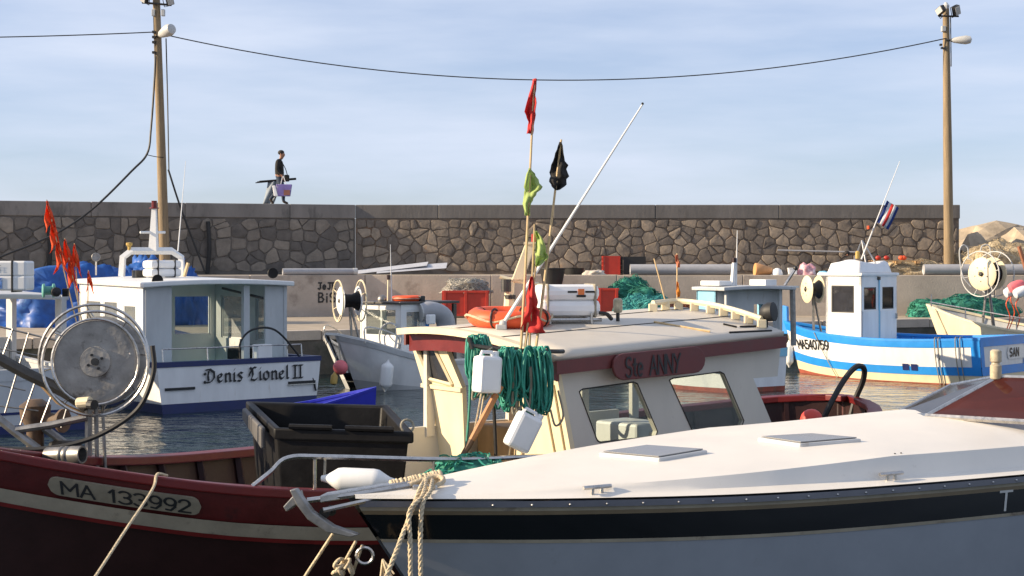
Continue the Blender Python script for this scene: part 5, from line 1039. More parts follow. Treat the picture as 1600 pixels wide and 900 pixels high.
# stern: black hoop tiller, buoy
MB().tube(smooth_path([P(1282, 665, 16.6), P(1298, 630, 16.6), P(1320, 592, 16.7), P(1338, 573, 16.8), P(1350, 576, 16.9), P(1348, 596, 17.0), P(1337, 622, 17.1), P(1330, 648, 17.1)]), .032, 7).build('stern_hoop', 'black_rubber', AN, smooth=True)
t = thing('buoy', 'red round buoy lying in the dark red stern', 'buoy', P(1268, 676, 16.5)); MB().ball(P(1268, 657, 16.5), .125).build('ball', mat('buoy_red', (.65, .06, .04), .5), t, smooth='all'); MB().lathe([(.03, 0), (.03, .06), (0, .06)], P(1268, 657, 16.5) + V(.09, -.02, -.1), (.7, -.1, -.6), 8).build('eye', 'buoy_red', t)
bpart(MB().box((-3.1, 0, .66), (.8, 1.2, .04)), 'stern_thwart', 'dark_red', AN)
# ---------------------------------------------------------------- things on the roof
c = on_roof(797, 508) + V(0, 0, .075)
t = thing('lifebuoy', 'large orange lifebuoy lying flat on the cream cabin roof', 'lifebuoy', c - V(0, 0, .075)); MB().ring(c, (.02, -.05, 1), .31, .082, 32, 10).build('ring', 'orange', t, smooth='all')
for k in range(4):
    a = R(45 + 90 * k + 20); q = c + V(math.cos(a) * .31, math.sin(a) * .31, 0); MB().ring(q, (-math.sin(a), math.cos(a), 0), .086, .012, 14, 5).build('band', 'dark_red', t)
MB().tube([c + V(math.cos(R(a)) * (.4 + .02 * math.sin(R(a * 4))), math.sin(R(a)) * (.4 + .02 * math.sin(R(a * 4))), .03 * math.sin(R(a * 4))) for a in range(0, 360, 10)], .011, 5, True).build('grab_line', 'rope_tan', t)
c = on_roof(886, 506) + V(0, .18, 0); rr = Matrix.Rotation(R(12), 3, 'Z')
t = thing('life_raft', 'large white life raft case with orange and black stickers beside the lifebuoy', 'raft case', c)
for z_, h_, w_ in ((.145, .16, .6), (.29, .15, .58)): MB().box(c + V(0, 0, z_), (w_, .42, h_), rr).build('half_shell', 'white_plastic', t, bevel=.055)
for x_ in (-.22, .24): MB().box(c + rr @ V(x_, 0, .215), (.025, .435, .32), rr).build('strap', 'rope_grey', t, bevel=.05)
for z_ in (.035,):
    for y_ in (-.2, .2): MB().tube([c + rr @ V(-.3, y_, z_), c + rr @ V(.3, y_, z_)], .02, 6).build('cradle_tube', 'steel', t)
for x_ in (-.2, .2): MB().tube([c + rr @ V(x_, -.22, .0), c + rr @ V(x_, -.22, .1)], .015, 5).build('cradle_leg', 'steel', t)
fy = -.2135
s1 = MB().box(c + rr @ V(.1, fy, .3), (.06, .006, .055), rr).build('sticker', mat('sticker_orange', (.75, .2, .05), .5), t)
for x_, w_ in ((.015, .09), (.185, .09)): MB().box(c + rr @ V(x_, fy, .3), (w_, .005, .018), rr).build('sticker', 'black_paint', t)
MB().box(c + rr @ V(.1, fy, .26), (.09, .005, .022), rr).build('sticker', 'black_paint', t)
MB().tube(smooth_path([c + rr @ V(.27, -.22, .1), c + rr @ V(.34, -.24, .09), c + rr @ V(.4, -.2, .04)]), .02, 6).build('painter', 'black_rubber', t)
# ---------------------------------------------------------------- marker poles with flags
YF = 12.35
def pole(bx, by, tx_, ty, lab, Yb=YF, Yt=YF, r=.013):
    t = thing('marker_flag', lab, 'flag', P(bx, by, Yb), 0, 'marker poles on the red boat'); a, b_ = P(bx, by, Yb), P(tx_, ty, Yt); MB().tube([a, lerp(a, b_, .5) + V(.008, 0, 0), b_], [r, r, r * .7], 6).build('pole', 'bamboo', t); return t
def onl(t0, a, b_): return lerp(a, b_, t0)
def rag(parent, m, outline, Y, seed, amp=.03, name='flag'):    # a torn cloth: rows of (left x, right x, y) in photo pixels, hung at the pole's distance
    mb = MB(); n_ = 8; rg = random.Random(seed); rows = []
    for (l0, r0, y0), (l1, r1, y1) in zip(outline, outline[1:]):
        for k in range(3): f0 = k / 3; w0_ = lerp(r0 - l0, r1 - l1, f0); rows.append((lerp(l0, l1, f0) + rg.uniform(-.12, .06) * w0_, lerp(r0, r1, f0) + rg.uniform(-.08, .16) * w0_, lerp(y0, y1, f0)))
    rows.append(outline[-1])
    def fn(u, v):
        k = v * (len(rows) - 1); i = min(int(k), len(rows) - 2); f_ = k - i; l_ = lerp(rows[i][0], rows[i + 1][0], f_); r_ = lerp(rows[i][1], rows[i + 1][1], f_); y_ = lerp(rows[i][2], rows[i + 1][2], f_)
        p = P(lerp(l_, r_, u), y_, Y); p.y += amp * math.sin(u * 6 + v * 8 + seed) + amp * .6 * math.sin(u * 11 - v * 5 + seed * 2); return p
    mb.grid(fn, n_, 30); return mb.build(name, m, parent, smooth='all', solid=.003)
pA = pole(803, 735, 835, 124, 'tallest bamboo pole with torn red flag above a pale green one'); rag(pA, 'flag_red', [(833, 838, 123), (829, 837, 140), (824, 837, 155), (821, 836, 175), (826, 835, 190), (823, 833, 209)], YF, 1.1)
rag(pA, 'flag_green', [(826, 829, 263), (823, 838, 275), (821, 846, 292), (819, 836, 305), (817, 828, 318), (820, 828, 337)], YF - .02, 2.2)
pB = pole(812, 738, 877, 218, 'slanting bamboo pole with torn black flag'); rag(pB, 'flag_black', [(874, 877, 222), (868, 881, 240), (863, 885, 258), (859, 887, 275), (860, 884, 288), (868, 874, 297)], YF, 3.3)
pC = pole(816, 736, 835, 350, 'shortest bamboo pole with green net flag on it'); rag(pC, 'flag_green', [(836, 839, 361), (838, 848, 375), (838, 854, 395), (838, 856, 404), (836, 842, 416)], YF - .03, 4.4)
pD = pole(792, 735, 843, 372, 'thin bamboo pole with long red net rag hanging low'); rag(pD, 'flag_red', [(829, 832, 432), (824, 837, 455), (822, 840, 480), (818, 845, 500), (815, 853, 520)], YF - .03, 5.5, .04)
# ---------------------------------------------------------------- green rope coils on a bar, jerry cans, stick
bar = thing('hanging_bar', 'dark bar at the cabin front that carries the green rope coils', 'bar', P(862, 552, 12.35)); MB().tube(smooth_path([P(880, 549, 12.5), P(862, 549, 12.35), P(800, 547, 12.25), P(742, 540, 12.3), P(733, 527, 12.3), P(738, 545, 12.3)]), .018, 7).build('bar', 'dark_metal', bar)
MB().tube([P(760, 541, 12.3), P(772, 640, 12.33), P(776, 742, 12.35)], .016, 6).build('upright', 'dark_metal', bar)
def coil(lab, px, w_, ytop, ybot, Y, n_, m, seed, tail=None):
    rng = random.Random(seed); t = thing('rope_coil', lab, 'rope', P(px, ytop, Y), 0, 'green rope coils'); mb = MB()
    for i in range(n_):
        x = px + rng.uniform(-w_, w_) / 2; yt = ytop + rng.uniform(-3, 9); yb = ybot + rng.uniform(-34, 6) - 8 * abs(x - px) / w_; dy = rng.uniform(-.12, .12); wd = rng.uniform(4, 9); sk = rng.uniform(-5, 5); pts = []
        for k in range(14):
            a = 2 * math.pi * k / 14; pts.append(P(x + wd * math.cos(a) * (1 + .25 * math.sin(2 * a + i)) + sk * (.5 - .5 * math.sin(a)), lerp(yb, yt, .5 + .5 * math.sin(a)), Y + dy + .05 * math.cos(a + i)))
        mb.tube(pts, .0095, 5, True)
    o = mb.build('loops', m, t, smooth='all'); o['kind'] = 'stuff'
    mb = MB()
    for i in range(2): x = px + rng.uniform(-w_, w_) * .4; mb.tube(smooth_path([P(x, ytop + 30, Y - .1), P(x + rng.uniform(-4, 4), lerp(ytop, ybot, .7), Y - .1), P(x + rng.uniform(-6, 6), ybot + 6, Y - .09), P(x + 10, ybot - 6, Y - .1)]), .01, 5)
    o = mb.build('lashing', 'rope_grey', t); o['kind'] = 'stuff'
    if tail: MB().tube(smooth_path([P(x, y, Y) for x, y in tail]), .011, 5).build('tail', m, t)
    return t
coil('big bundle of green rope hanging at the cabin corner, left half', 797, 32, 543, 640, 12.22, 56, 'rope_green', 5)
coil('big bundle of green rope hanging at the cabin corner, right half', 839, 34, 543, 646, 12.24, 62, 'rope_green', 6)
coil('smaller green rope coil hanging behind the white jerry can', 748, 28, 524, 618, 12.45, 40, 'rope_green', 7, [(733, 560), (734, 620), (730, 680), (724, 742)])
for (pts, lab) in ((((860, 640), (868, 665), (880, 650), (872, 610)), 'loose grey rope loop hanging right of the green bundle'), (((806, 640), (808, 665), (820, 672), (828, 650), (822, 620)), 'loose dark rope loop hanging below the green bundle')):
    tag(MB().tube(smooth_path([P(x, y, 12.2) for x, y in pts]), .009, 5).build('rope_loop', 'rope_grey'), lab, 'rope')
def jerrycan(lab, c, rx, ry, rz, hang):
    rot = (Matrix.Rotation(R(rz), 3, 'Z') @ Matrix.Rotation(R(ry), 3, 'Y') @ Matrix.Rotation(R(rx), 3, 'X')); c = Vector(c); t = thing('jerry_can', lab, 'jerry can', c, 0, 'white jerry cans')
    MB().box(c, (.2, .15, .29), rot).build('body', 'white_plastic', t, bevel=.028); MB().tube([c + rot @ V(-.07, 0, .14), c + rot @ V(-.06, 0, .175), c + rot @ V(.03, 0, .175), c + rot @ V(.05, 0, .14)], .016, 6).build('handle', 'white_plastic', t)
    MB().lathe([(.025, 0), (.025, .045), (0, .045)], c + rot @ V(.075, 0, .14), rot @ V(0, 0, 1), 10).build('cap', 'white_plastic', t); MB().tube([c + rot @ V(-.02, 0, .18), Vector(hang)], .006, 5).build('cord', 'rope_grey', t)
jerrycan('upright white jerry can hung beside the green rope coils', P(761, 585, 12.05), 0, 4, 35, P(770, 543, 12.27)); jerrycan('tilted white jerry can hanging lower beneath the green ropes', P(817, 675, 12.0), 0, 28, 20, P(812, 600, 12.2))
t = thing('wooden_pole', 'thick orange-brown wooden stick leaning in front of the cabin doorway', 'pole', P(705, 745, 11.9)); MB().tube([P(703, 748, 11.9), P(737, 688, 11.98)], .026, 8).build('lower_end', mat('dark_wood', (.14, .07, .03), .6, var=.2), t); MB().tube([P(737, 688, 11.98), P(782, 603, 12.1)], .028, 8).build('upper_end', 'orange_wood', t)
for x0, y0, x1, y1 in ((740, 690, 756, 618), (728, 720, 752, 615)): tag(MB().tube(smooth_path([P(x0, y0, 12.0), P((x0 + x1) / 2 + 2, (y0 + y1) / 2, 12.1), P(x1, y1, 12.2)]), .007, 5).build('cord', 'rope_tan'), 'thin tan cord hanging by the brown stick, ' + ('the shorter one' if x0 == 740 else 'the longer one'), 'rope')
heap('rope_pile', 'green tangled rope heap on the deck below the wooden stick', 'rope', P(738, 752, 11.7), (.34, .25, .16), 'net_green', 8.1, 90, 'rope_green', tw=.008)
# ---------------------------------------------------------------- black bin, fender
bn = thing('waste_bin', 'large open dark grey wheeled bin standing in the red boat', 'bin', V(-1.45, 12.4, .45))
nl, nr, frr, fl = P(432, 668, 11.9), P(641, 674, 11.8), P(603, 633, 12.75), P(389, 627, 12.85)
cb = (nl + nr + frr + fl) / 4; bot = [V(*(lerp(p, cb, .14).xy), .46) for p in (nl, nr, frr, fl)]; topo = [nl, nr, frr, fl]; topi = [lerp(p, cb, .07) + V(0, 0, -.005) for p in topo]; boti = [lerp(p, V(cb.x, cb.y, .46), .09) + V(0, 0, .06) for p in bot]
rimo = [lerp(p, cb, -.045) for p in topo]; rl = [p - V(0, 0, .09) for p in rimo]; wl_ = [lerp(p, cb, .02) - V(0, 0, .09) for p in topo]
vs_ = bot + wl_ + rl + rimo + topi + boti; fs = [(3, 2, 1, 0), (20, 21, 22, 23)]
for k in range(5): fs += [(k * 4 + i, k * 4 + (i + 1) % 4, k * 4 + 4 + (i + 1) % 4, k * 4 + 4 + i) for i in range(4)]
MB().add(vs_, fs).build('body', 'bin_grey', bn, bevel=.03, smooth=True)
e1 = (nr - nl).normalized()
for a, b_ in ((.1, .42), (.52, .88)): MB().tube([lerp(nl, nr, a) + V(0, -.03, .015), lerp(nl, nr, b_) + V(0, -.03, .015)], .022, 6).build('rim_grip', 'bin_grey', bn)
sdn = (fl - nl).cross(up).normalized(); sdn = sdn if sdn.x < 0 else -sdn
MB().hexa([lerp(nl, fl, .15) + sdn * .05 + V(0, 0, -.2), lerp(nl, fl, .85) + sdn * .05 + V(0, 0, -.12), lerp(nl, fl, .85) + sdn * .09 + V(0, 0, -.12), lerp(nl, fl, .15) + sdn * .09 + V(0, 0, -.2)], [lerp(nl, fl, .15) + sdn * .05 + V(0, 0, -.03), lerp(nl, fl, .85) + sdn * .05 + V(0, 0, -.02), lerp(nl, fl, .85) + sdn * .09 + V(0, 0, -.02), lerp(nl, fl, .15) + sdn * .09 + V(0, 0, -.03)]).build('side_bracket', mat('bin_worn', (.09, .085, .082), .6, var=.3), bn, bevel=.015)
MB().ring(nr + V(-.03, .1, .03), (.3, -1, .3), .05, .01, 14, 5).build('cord_ring', 'rope_grey', bn)
fender(None, P(560, 750, 11.0), (-1, .1, .03), .085, .4, 'white cylindrical fender hanging from the rail before the bin', 'white_gel', P(508, 716, 11.05))
# ---------------------------------------------------------------- net hauler on the bow
hc = P(150, 565, 12.35); hx = V(.06, -1, .03).normalized()
nh = thing('net_hauler', 'big net hauler with pitted grey disc and steel hoops on the red bow', 'net hauler', V(hc.x, hc.y, .45)); dm = mat('worn_disc', (.3, .285, .26), .65, var=.3, sc=6, c2=(.07, .055, .045), c2t=.56, c2sc=7, bump=.2, bsc=30)
d_ = MB().lathe([(0, .03), (.12, .03), (.125, .015), (.2, .01), (.31, .03), (.33, .02), (.336, 0), (.32, -.02), (.2, -.04), (0, -.04)], hc, hx, 40).build('disc', dm, nh, smooth=True); MB().lathe([(.03, 0), (.03, .03), (0, .03)], hc + hx * .03, hx, 12).build('hub', 'dark_metal', d_)
q = V(0, 0, 1).rotation_difference(hx)
for k in range(4): a = R(90 * k + 30); MB().lathe([(.011, 0), (.011, .02), (0, .02)], hc + hx * .028 + q @ V(math.cos(a) * .06, math.sin(a) * .06, 0), hx, 8).build('bolt', 'black_paint', d_)
MB().lathe([(0, 0), (.355, .0), (.365, -.03), (.3, -.05), (0, -.05)], hc - hx * .22, -hx, 36).build('disc', dm, nh, smooth=True); MB().lathe([(.26, -.2), (.2, -.11), (.26, -.02)], hc, hx, 24).build('drum', 'black_rubber', nh, smooth=True)
MB().ring(hc + hx * .03, hx, .343, .011, 44, 6).build('rim_tube', 'steel', nh)
g1 = MB().ring(hc + hx * .13 + V(.02, 0, -.01), hx, .415, .013, 48, 6).build('guard_hoop', 'steel', nh); g2 = MB().ring(hc - hx * .2 + V(-.06, 0, .02), hx, .44, .013, 48, 6).build('guard_hoop', 'steel', nh)
for k in range(8):
    a = R(45 * k + 12); dv = q @ V(math.cos(a), math.sin(a), 0); MB().tube([hc - hx * .05 + dv * .35, hc + hx * .13 + dv * .415 + V(.02, 0, -.01)], .006, 4).build('spoke', 'steel', g1)
    MB().tube([hc - hx * .2 + dv * .35, hc - hx * .2 + dv * .44 + V(-.06, 0, .02)], .006, 4).build('spoke', 'steel', g2)
for x0, r_ in ((139, .03), (150, .018), (160, .014)): MB().tube([P(x0, 628, 12.4), P(x0 + (x0 - 143) * .3, 742, 12.4)], r_, 6).build('post', 'dull_steel', nh)
MB().lathe([(.04, -.06), (.045, -.05), (.045, .05), (.035, .06)], P(132, 629, 12.2), (1, -.3, .1), 12).build('motor', 'cream', nh); MB().lathe([(.04, 0), (.04, .06)], P(140, 632, 12.15), (.8, -.6, 0), 12).build('motor_cap', 'black_paint', nh)
for pts, r_, m_, nm in ((((-30, 545), (40, 583), (100, 612), (136, 636)), .048, 'dark_metal', 'arm'), (((-20, 640), (20, 672), (60, 702)), .035, 'dull_steel', 'brace'), (((25, 672), (80, 664), (136, 652)), .03, 'dull_steel', 'brace'), (((60, 596), (90, 628), (130, 648)), .018, 'wood', 'brace')):
    MB().tube([P(x, y, 12.35) for x, y in pts], r_, 8).build(nm, m_, nh, smooth=True)
MB().tube(smooth_path([P(x, y, 12.0) for x, y in ((238, 540), (240, 580), (222, 630), (190, 660), (140, 686), (80, 700), (20, 702), (-40, 695))]), .02, 7).build('hose', 'black_rubber', nh, smooth=True)
MB().lathe([(.062, -.17), (.062, -.05), (.068, -.04), (.068, -.02), (.06, -.01), (.068, 0), (.068, .03), (.06, .04), (.068, .05), (.068, .15), (.055, .15), (.055, .05), (0, .04)], P(103, 711, 11.75), (1, -.35, .06), 18).build('exhaust_horn', 'dull_steel', nh, smooth=True)
rk = MB().tube([P(-10, 508, 12.6), P(88, 532, 12.6)], .008, 5).build('guide_rack', 'dull_steel', nh)
for a, b_ in (((20, 514), (-12, 600)), ((45, 520), (8, 645)), ((54, 600), (32, 664)), ((80, 620), (64, 662)), ((105, 636), (96, 668))): MB().tube([P(*a, 12.6), P(*b_, 12.6)], .008, 5).build('rack_bar', 'steel', rk)
for a, b_ in (((-10, 543), (62, 556)), ((-10, 600), (40, 610)), ((-5, 634), (60, 642))): MB().tube([P(*a, 12.62), P(*b_, 12.62)], .006, 5).build('rack_wire', 'dull_steel', rk)
wc = P(55, 650, 12.9); wi_ = thing('winch', 'rusty brown winch standing behind the net hauler on the red bow', 'winch', V(wc.x, wc.y, .45)); rm_ = mat('winch_rust', (.12, .075, .045), .7, var=.35, sc=9, c2=(.05, .04, .035), c2t=.55, c2sc=6)
MB().lathe([(.13, 0), (.1, .1), (.075, .4), (.07, .75), (.12, .85), (.13, .95), (.06, 1.0), (0, 1.0)], V(wc.x, wc.y, .45), (0, 0, 1), 18).build('capstan', rm_, wi_, smooth=True); MB().lathe([(.1, 0), (.06, .05), (.06, .2), (.1, .25), (.1, .27), (0, .27)], V(wc.x + .02, wc.y, 1.28), (1, -.4, 0), 16).build('drum', rm_, wi_, smooth=True)
MB().box(V(wc.x + .25, wc.y, .78), (.24, .22, .66)).build('gear_case', 'bin_grey', wi_, bevel=.04); MB().tube([V(wc.x - .05, wc.y, 1.3), V(wc.x + .3, wc.y - .02, 1.05)], .035, 8).build('shaft', 'dull_steel', wi_)
# mooring rope from the red bow
a = AH.pt(AH.u_at(5.27), 0, 1, .02)
p = W_(AN, *a); tag(MB().tube(smooth_path([p + V(.05, .08, .03), p + V(0, -.01, .05), P(238, 765, p.y - .12), P(195, 830, p.y - .5), P(146, 905, p.y - .9), P(80, 1000, p.y - 1.3)]), .011, 6).build('mooring_rope', 'rope_tan'), 'tan mooring rope running down from the red boat bow', 'rope')
# ---------------------------------------------------------------- small blue skiff behind the bin
SK = thing('skiff', 'bright blue pointed skiff bow rising behind the dark bin', 'boat', (-3.9, 20.3, 0), R(8)); H = Hull(.85, 2.1, [(.85, .48), (1.2, .5), (1.7, .3), (2.1, .02)], [(.85, .66), (1.2, .7), (2.1, .92)], .25, .05, n=14)
bpart(H.band(0, 1, 0), 'hull_shell', 'royal', SK, smooth=True); bpart(H.inside(inset=.04, deckz=.3), 'lining', 'royal', SK); bpart(H.deck(.3), 'floor', 'wood', SK); bpart(H.rail(.05, .03), 'gunwale', 'royal', SK)
# ================================================================== white speedboat in front
SP = thing('speedboat', 'white speedboat with black side stripe and tinted windscreen in the foreground', 'boat', (4.5, 11.45, 0), R(210))
SH = Hull(0, 6.2, [(0, 1.1), (2, 1.12), (3.4, 1.04), (4.3, .88), (5.2, .56), (5.8, .26), (6.2, .03)], [(0, 1.3), (4, 1.3), (6.2, 1.31)], .18, 1.1, n=36, bflare=.5)
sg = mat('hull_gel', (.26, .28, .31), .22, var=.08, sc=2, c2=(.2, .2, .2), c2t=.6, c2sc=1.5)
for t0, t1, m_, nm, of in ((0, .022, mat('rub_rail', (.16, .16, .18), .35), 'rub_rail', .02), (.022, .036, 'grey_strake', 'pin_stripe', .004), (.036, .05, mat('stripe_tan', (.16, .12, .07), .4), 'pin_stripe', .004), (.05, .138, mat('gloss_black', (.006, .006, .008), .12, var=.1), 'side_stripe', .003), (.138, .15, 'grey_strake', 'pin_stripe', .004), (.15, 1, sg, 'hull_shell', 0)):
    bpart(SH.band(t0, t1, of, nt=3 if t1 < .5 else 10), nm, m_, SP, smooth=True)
CR = [(0, 1.64), (1.93, 1.57), (3.5, 1.48), (5, 1.40), (6.2, 1.335)]
def deckz(x, y):
    b_ = max(.02, sinterp(SH.beam, x)); k = min(1, abs(y) / b_); zs = sinterp(SH.sheer, x) + .012; cz_ = interp(CR, x); st = min(1, max(0, (5.6 - x) / 2.5))
    z1, z2 = zs + .02, zs + .02 + .12 * st
    if k > .88: return lerp(z1, zs, (k - .88) / .12)
    if k > .83: return lerp(z2, z1, (k - .83) / .05)
    return z2 + (max(cz_, z2) - z2) * (1 - (k / .83) ** 2)
ks = [1, .94, .88, .855, .83, .7, .55, .4, .2, 0]; ks = ks + [-k for k in ks[-2::-1]]
mb = MB(); n_ = 40
mb.add([V(6.2 * i / n_, k * (max(.02, sinterp(SH.beam, 6.2 * i / n_)) + .015), deckz(6.2 * i / n_, k * max(.02, sinterp(SH.beam, 6.2 * i / n_)))) for i in range(n_ + 1) for k in ks], [(i * len(ks) + j, i * len(ks) + j + 1, (i + 1) * len(ks) + j + 1, (i + 1) * len(ks) + j) for i in range(n_) for j in range(len(ks) - 1)])
bpart(mb, 'deck', mat('deck_gel', (.73, .69, .62), .42, var=.05, sc=2, c2=(.56, .51, .44), c2t=.64, c2sc=5, bump=.12, bsc=160), SP, smooth=True)
def on_deck(px, py):
    d = P(px, py, 1) - CAM; Y = 6.5
    while Y < 14:
        p = to_local(SP, CAM + d * Y)
        if 0 <= p.x <= 6.2 and abs(p.y) <= sinterp(SH.beam, p.x) and p.z <= deckz(p.x, p.y): return CAM + d * Y
        Y += .01
    return CAM + d * 9
for pts in (((935, 713), (1010, 702), (1106, 709), (1030, 722)), ((1183, 689), (1268, 684), (1346, 691), (1250, 699))):
    q = [on_deck(*p) for p in pts]; f = MB().prism([p - V(0, 0, .012) for p in q], (0, 0, .035)).build('hatch', 'grey_white', SP, bevel=.008); c = sum(q, V(0, 0, 0)) / 4
    MB().prism([lerp(p, c, .09) + V(0, 0, .026) for p in q], (0, 0, .006)).build('hatch_lens', mat('hatch_smoke', (.22, .22, .22), .25), f)
for x_ in (5.0, 3.2): 
    yy = sinterp(SH.beam, x_) * .93; zz = deckz(x_, yy); cl = bpart(MB().tube([V(x_ - .09, yy, zz + .04), V(x_ + .09, yy, zz + .04)], .012, 6), 'deck_cleat', 'steel', SP)
    for k in (-.03, .03): bpart(MB().tube([V(x_ + k, yy, zz - .01), V(x_ + k, yy, zz + .04)], .01, 6), 'cleat_foot', 'steel', SP)
for i in range(26): x_ = .8 + i * .19; bpart(MB().ball(SH.npt(SH.u_at(x_), .011, 1, .022), .007, 6, 4), 'rail_screw', 'steel', SP)
for x_, y_ in ((3.05, .86), (3.05, .9), (3.0, .86), (3.0, .9)): bpart(MB().ball(V(x_, y_, deckz(x_, y_)), .007, 6, 4), 'plugged_hole', 'bin_grey', SP)
# windscreen
N, Fb, Nt, Ft = on_deck(1448, 650), P(1397, 648, 11.0), P(1560, 589, 10.45), P(1487, 602, 11.35); Sb, St_ = P(1650, 662, 9.75), P(1660, 592, 10.2)
def pane(pts, nm, m_):
    nn = (pts[1] - pts[0]).cross(pts[2] - pts[0]).normalized() * .006; return MB().prism(pts, nn).build(nm, m_, SP)
fr_ = MB().tube([Fb, N, Sb], .02, 6).build('windscreen_frame', 'steel', SP)
for a, b_ in ((N, Nt), (Fb, Ft), (Ft, Nt), (Nt, St_)): MB().tube([a, b_], .017, 6).build('frame_bar', 'steel', fr_)
pane([Fb, N, Nt, Ft], 'front_pane', 'pane_smoke'); pane([N, Sb, St_, Nt], 'side_pane', 'pane_brown')
MB().lathe([(.035, 0), (.04, .01), (.04, .09), (.03, .1), (.028, .11), (.04, .12), (.038, .19), (.025, .2), (0, .2)], P(1556, 592, 10.45), (0, 0, 1), 12).build('nav_light', mat('aged_lamp', (.42, .36, .25), .4, var=.3, sc=25, c2=(.08, .06, .04), c2t=.55, c2sc=20), SP, smooth=True)
hulltext(SH, 'T', 2.43, 2.33, lambda x: 1.1, .115, 1, .006, .014, 'lamp_shell', SP, gap=.05)
# bow roller, anchor
Yb = 8.35
MB().hexa([P(500, 786, Yb - .08), P(690, 756, Yb + .25), P(690, 752, Yb + .4), P(510, 781, Yb + .07)], [P(500, 774, Yb - .08), P(690, 744, Yb + .25), P(690, 740, Yb + .4), P(510, 769, Yb + .07)]).build('bow_roller', 'steel', SP, bevel=.006)
MB().tube([P(505, 797, Yb - .1), P(600, 776, Yb), P(690, 762, Yb + .22)], .014, 6).build('roller_cheek', 'steel', SP); MB().lathe([(.03, -.05), (.018, 0), (.03, .05)], P(512, 800, Yb), (.3, 1, 0), 12).build('roller_wheel', 'black_rubber', SP)
an = thing('anchor', 'galvanised plough anchor stowed on the speedboat bow', 'anchor', P(500, 800, Yb))
AP = [(452, 766), (462, 764), (470, 776), (488, 800), (520, 822), (560, 836), (548, 840), (510, 832), (480, 812), (462, 788)]
MB().prism([P(x, y, Yb - .14) for x, y in AP], (.01, .05, 0)).build('fluke', 'dull_steel', an, bevel=.006); MB().prism([P(x, y, Yb - .09) for x, y in ((442, 792), (462, 770), (466, 786), (447, 800))], (.02, .12, 0)).build('fluke', 'dull_steel', an, bevel=.005)
MB().tube([P(480, 782, Yb - .05), P(560, 772, Yb), P(640, 758, Yb + .15)], .016, 6).build('shank', 'steel', an)
MB().ring(P(570, 868, Yb - .05), (0, 1, .1), .045, .009, 16, 5).build('bow_eye', 'steel', SP)
# ropes of the speedboat
def rope(lab, pts, r=.013, m_='rope_tan', name='mooring_rope'):
    p = smooth_path([P(*q) for q in pts], 8); mb = MB()
    if r > .012:                                             # laid rope: three strands twisted together
        L = 0
        for k in range(3):
            st = []; L = 0
            for i, c in enumerate(p):
                if i: L += (c - p[i - 1]).length
                d = (p[min(i + 1, len(p) - 1)] - p[max(i - 1, 0)]).normalized(); u_ = d.orthogonal().normalized(); v_ = d.cross(u_); a = L / (r * 7) * 2 * math.pi + k * 2.094; st.append(c + (u_ * math.cos(a) + v_ * math.sin(a)) * r * .5)
            mb.tube(st, r * .58, 5)
    else: mb.tube(p, r, 6)
    o = mb.build(name, m_, smooth='all'); return tag(o, lab, 'rope')
ck = on_deck(664, 764)
def dense(pts, n_=5): q = smooth_path([Vector(p) for p in pts], n_); return [(800 + p.x / p.y * FPX, YH + (E - p.z) / p.y * FPX, p.y) for p in q]
rope('tan rope from the speedboat cleat down at the left, the most slanted', dense([ck + V(0, 0, .05), P(655, 768, 8.3), P(637, 815, 8.15), P(612, 880, 8.0), P(580, 960, 7.9)]))
rope('tan rope from the speedboat cleat hanging down in the middle', dense([ck + V(.01, 0, .06), P(660, 775, 8.25), P(640, 800, 8.15), P(641, 850, 8.1), P(642, 960, 8.05)]))
rope('tan rope from the speedboat cleat hanging straight at the right', dense([ck + V(.04, 0, .05), P(672, 768, 8.3), P(660, 790, 8.2), P(657, 850, 8.15), P(659, 960, 8.1)]))
t = thing('rope_bundle', 'tan rope wound in turns on the speedboat bow cleat', 'rope', ck); mb = MB()
for i in range(16):
    c = lerp(P(612, 768, 8.55), P(688, 752, 8.6), i / 15) + V(0, 0, .01); mb.ring(c, (1, .3, .2 * math.sin(i)), .035, .0125, 14, 5, sx=1.3)
mb.tube(smooth_path([P(600, 774, 8.5), P(640, 757, 8.5), P(680, 744, 8.55), P(692, 752, 8.5), P(660, 770, 8.4)]), .015, 6); mb.build('turns', 'rope_tan', t, smooth='all'); MB().box(ck, (.14, .04, .05)).build('cleat', 'steel', t, bevel=.01)
for x0, y0, x1, y1, lab in ((524, 828, 474, 905, 'thin tan line under the bow, leftmost of three'), (556, 846, 524, 905, 'thin tan line under the bow, middle of three'), (566, 852, 548, 905, 'thin tan line under the bow, nearest the hull')): rope(lab, dense([P(x0, y0, 8.4), P((x0 + x1) / 2, (y0 + y1) / 2, 8.45), P(x1, y1, 8.5), P(2 * x1 - x0, 2 * y1 - y0 + 5, 8.5)]), .009)
t = thing('rope_knot', 'knotted tan rope end hanging below the speedboat bow', 'rope', P(545, 900, 8.4)); mb = MB(); rng = random.Random(3)
for i in range(6): mb.ring(P(538 + rng.uniform(-10, 10), 888 + rng.uniform(-8, 10), 8.42), (rng.uniform(-1, 1), rng.uniform(-1, 1), rng.uniform(-1, 1)), .03, .011, 12, 5)
mb.build('knot', 'rope_tan', t, smooth='all')
t = thing('rope_knot', 'frayed tan rope tuft at the speedboat stem', 'rope', P(600, 900, 8.2)); mb = MB()
for i in range(14): x = 590 + rng.uniform(-4, 30); mb.tube([P(598, 874, 8.22), P(x, 905 + rng.uniform(-10, 10), 8.2 + rng.uniform(-.05, .05))], .006, 4)
mb.build('strands', 'rope_tan', t)['kind'] = 'stuff'
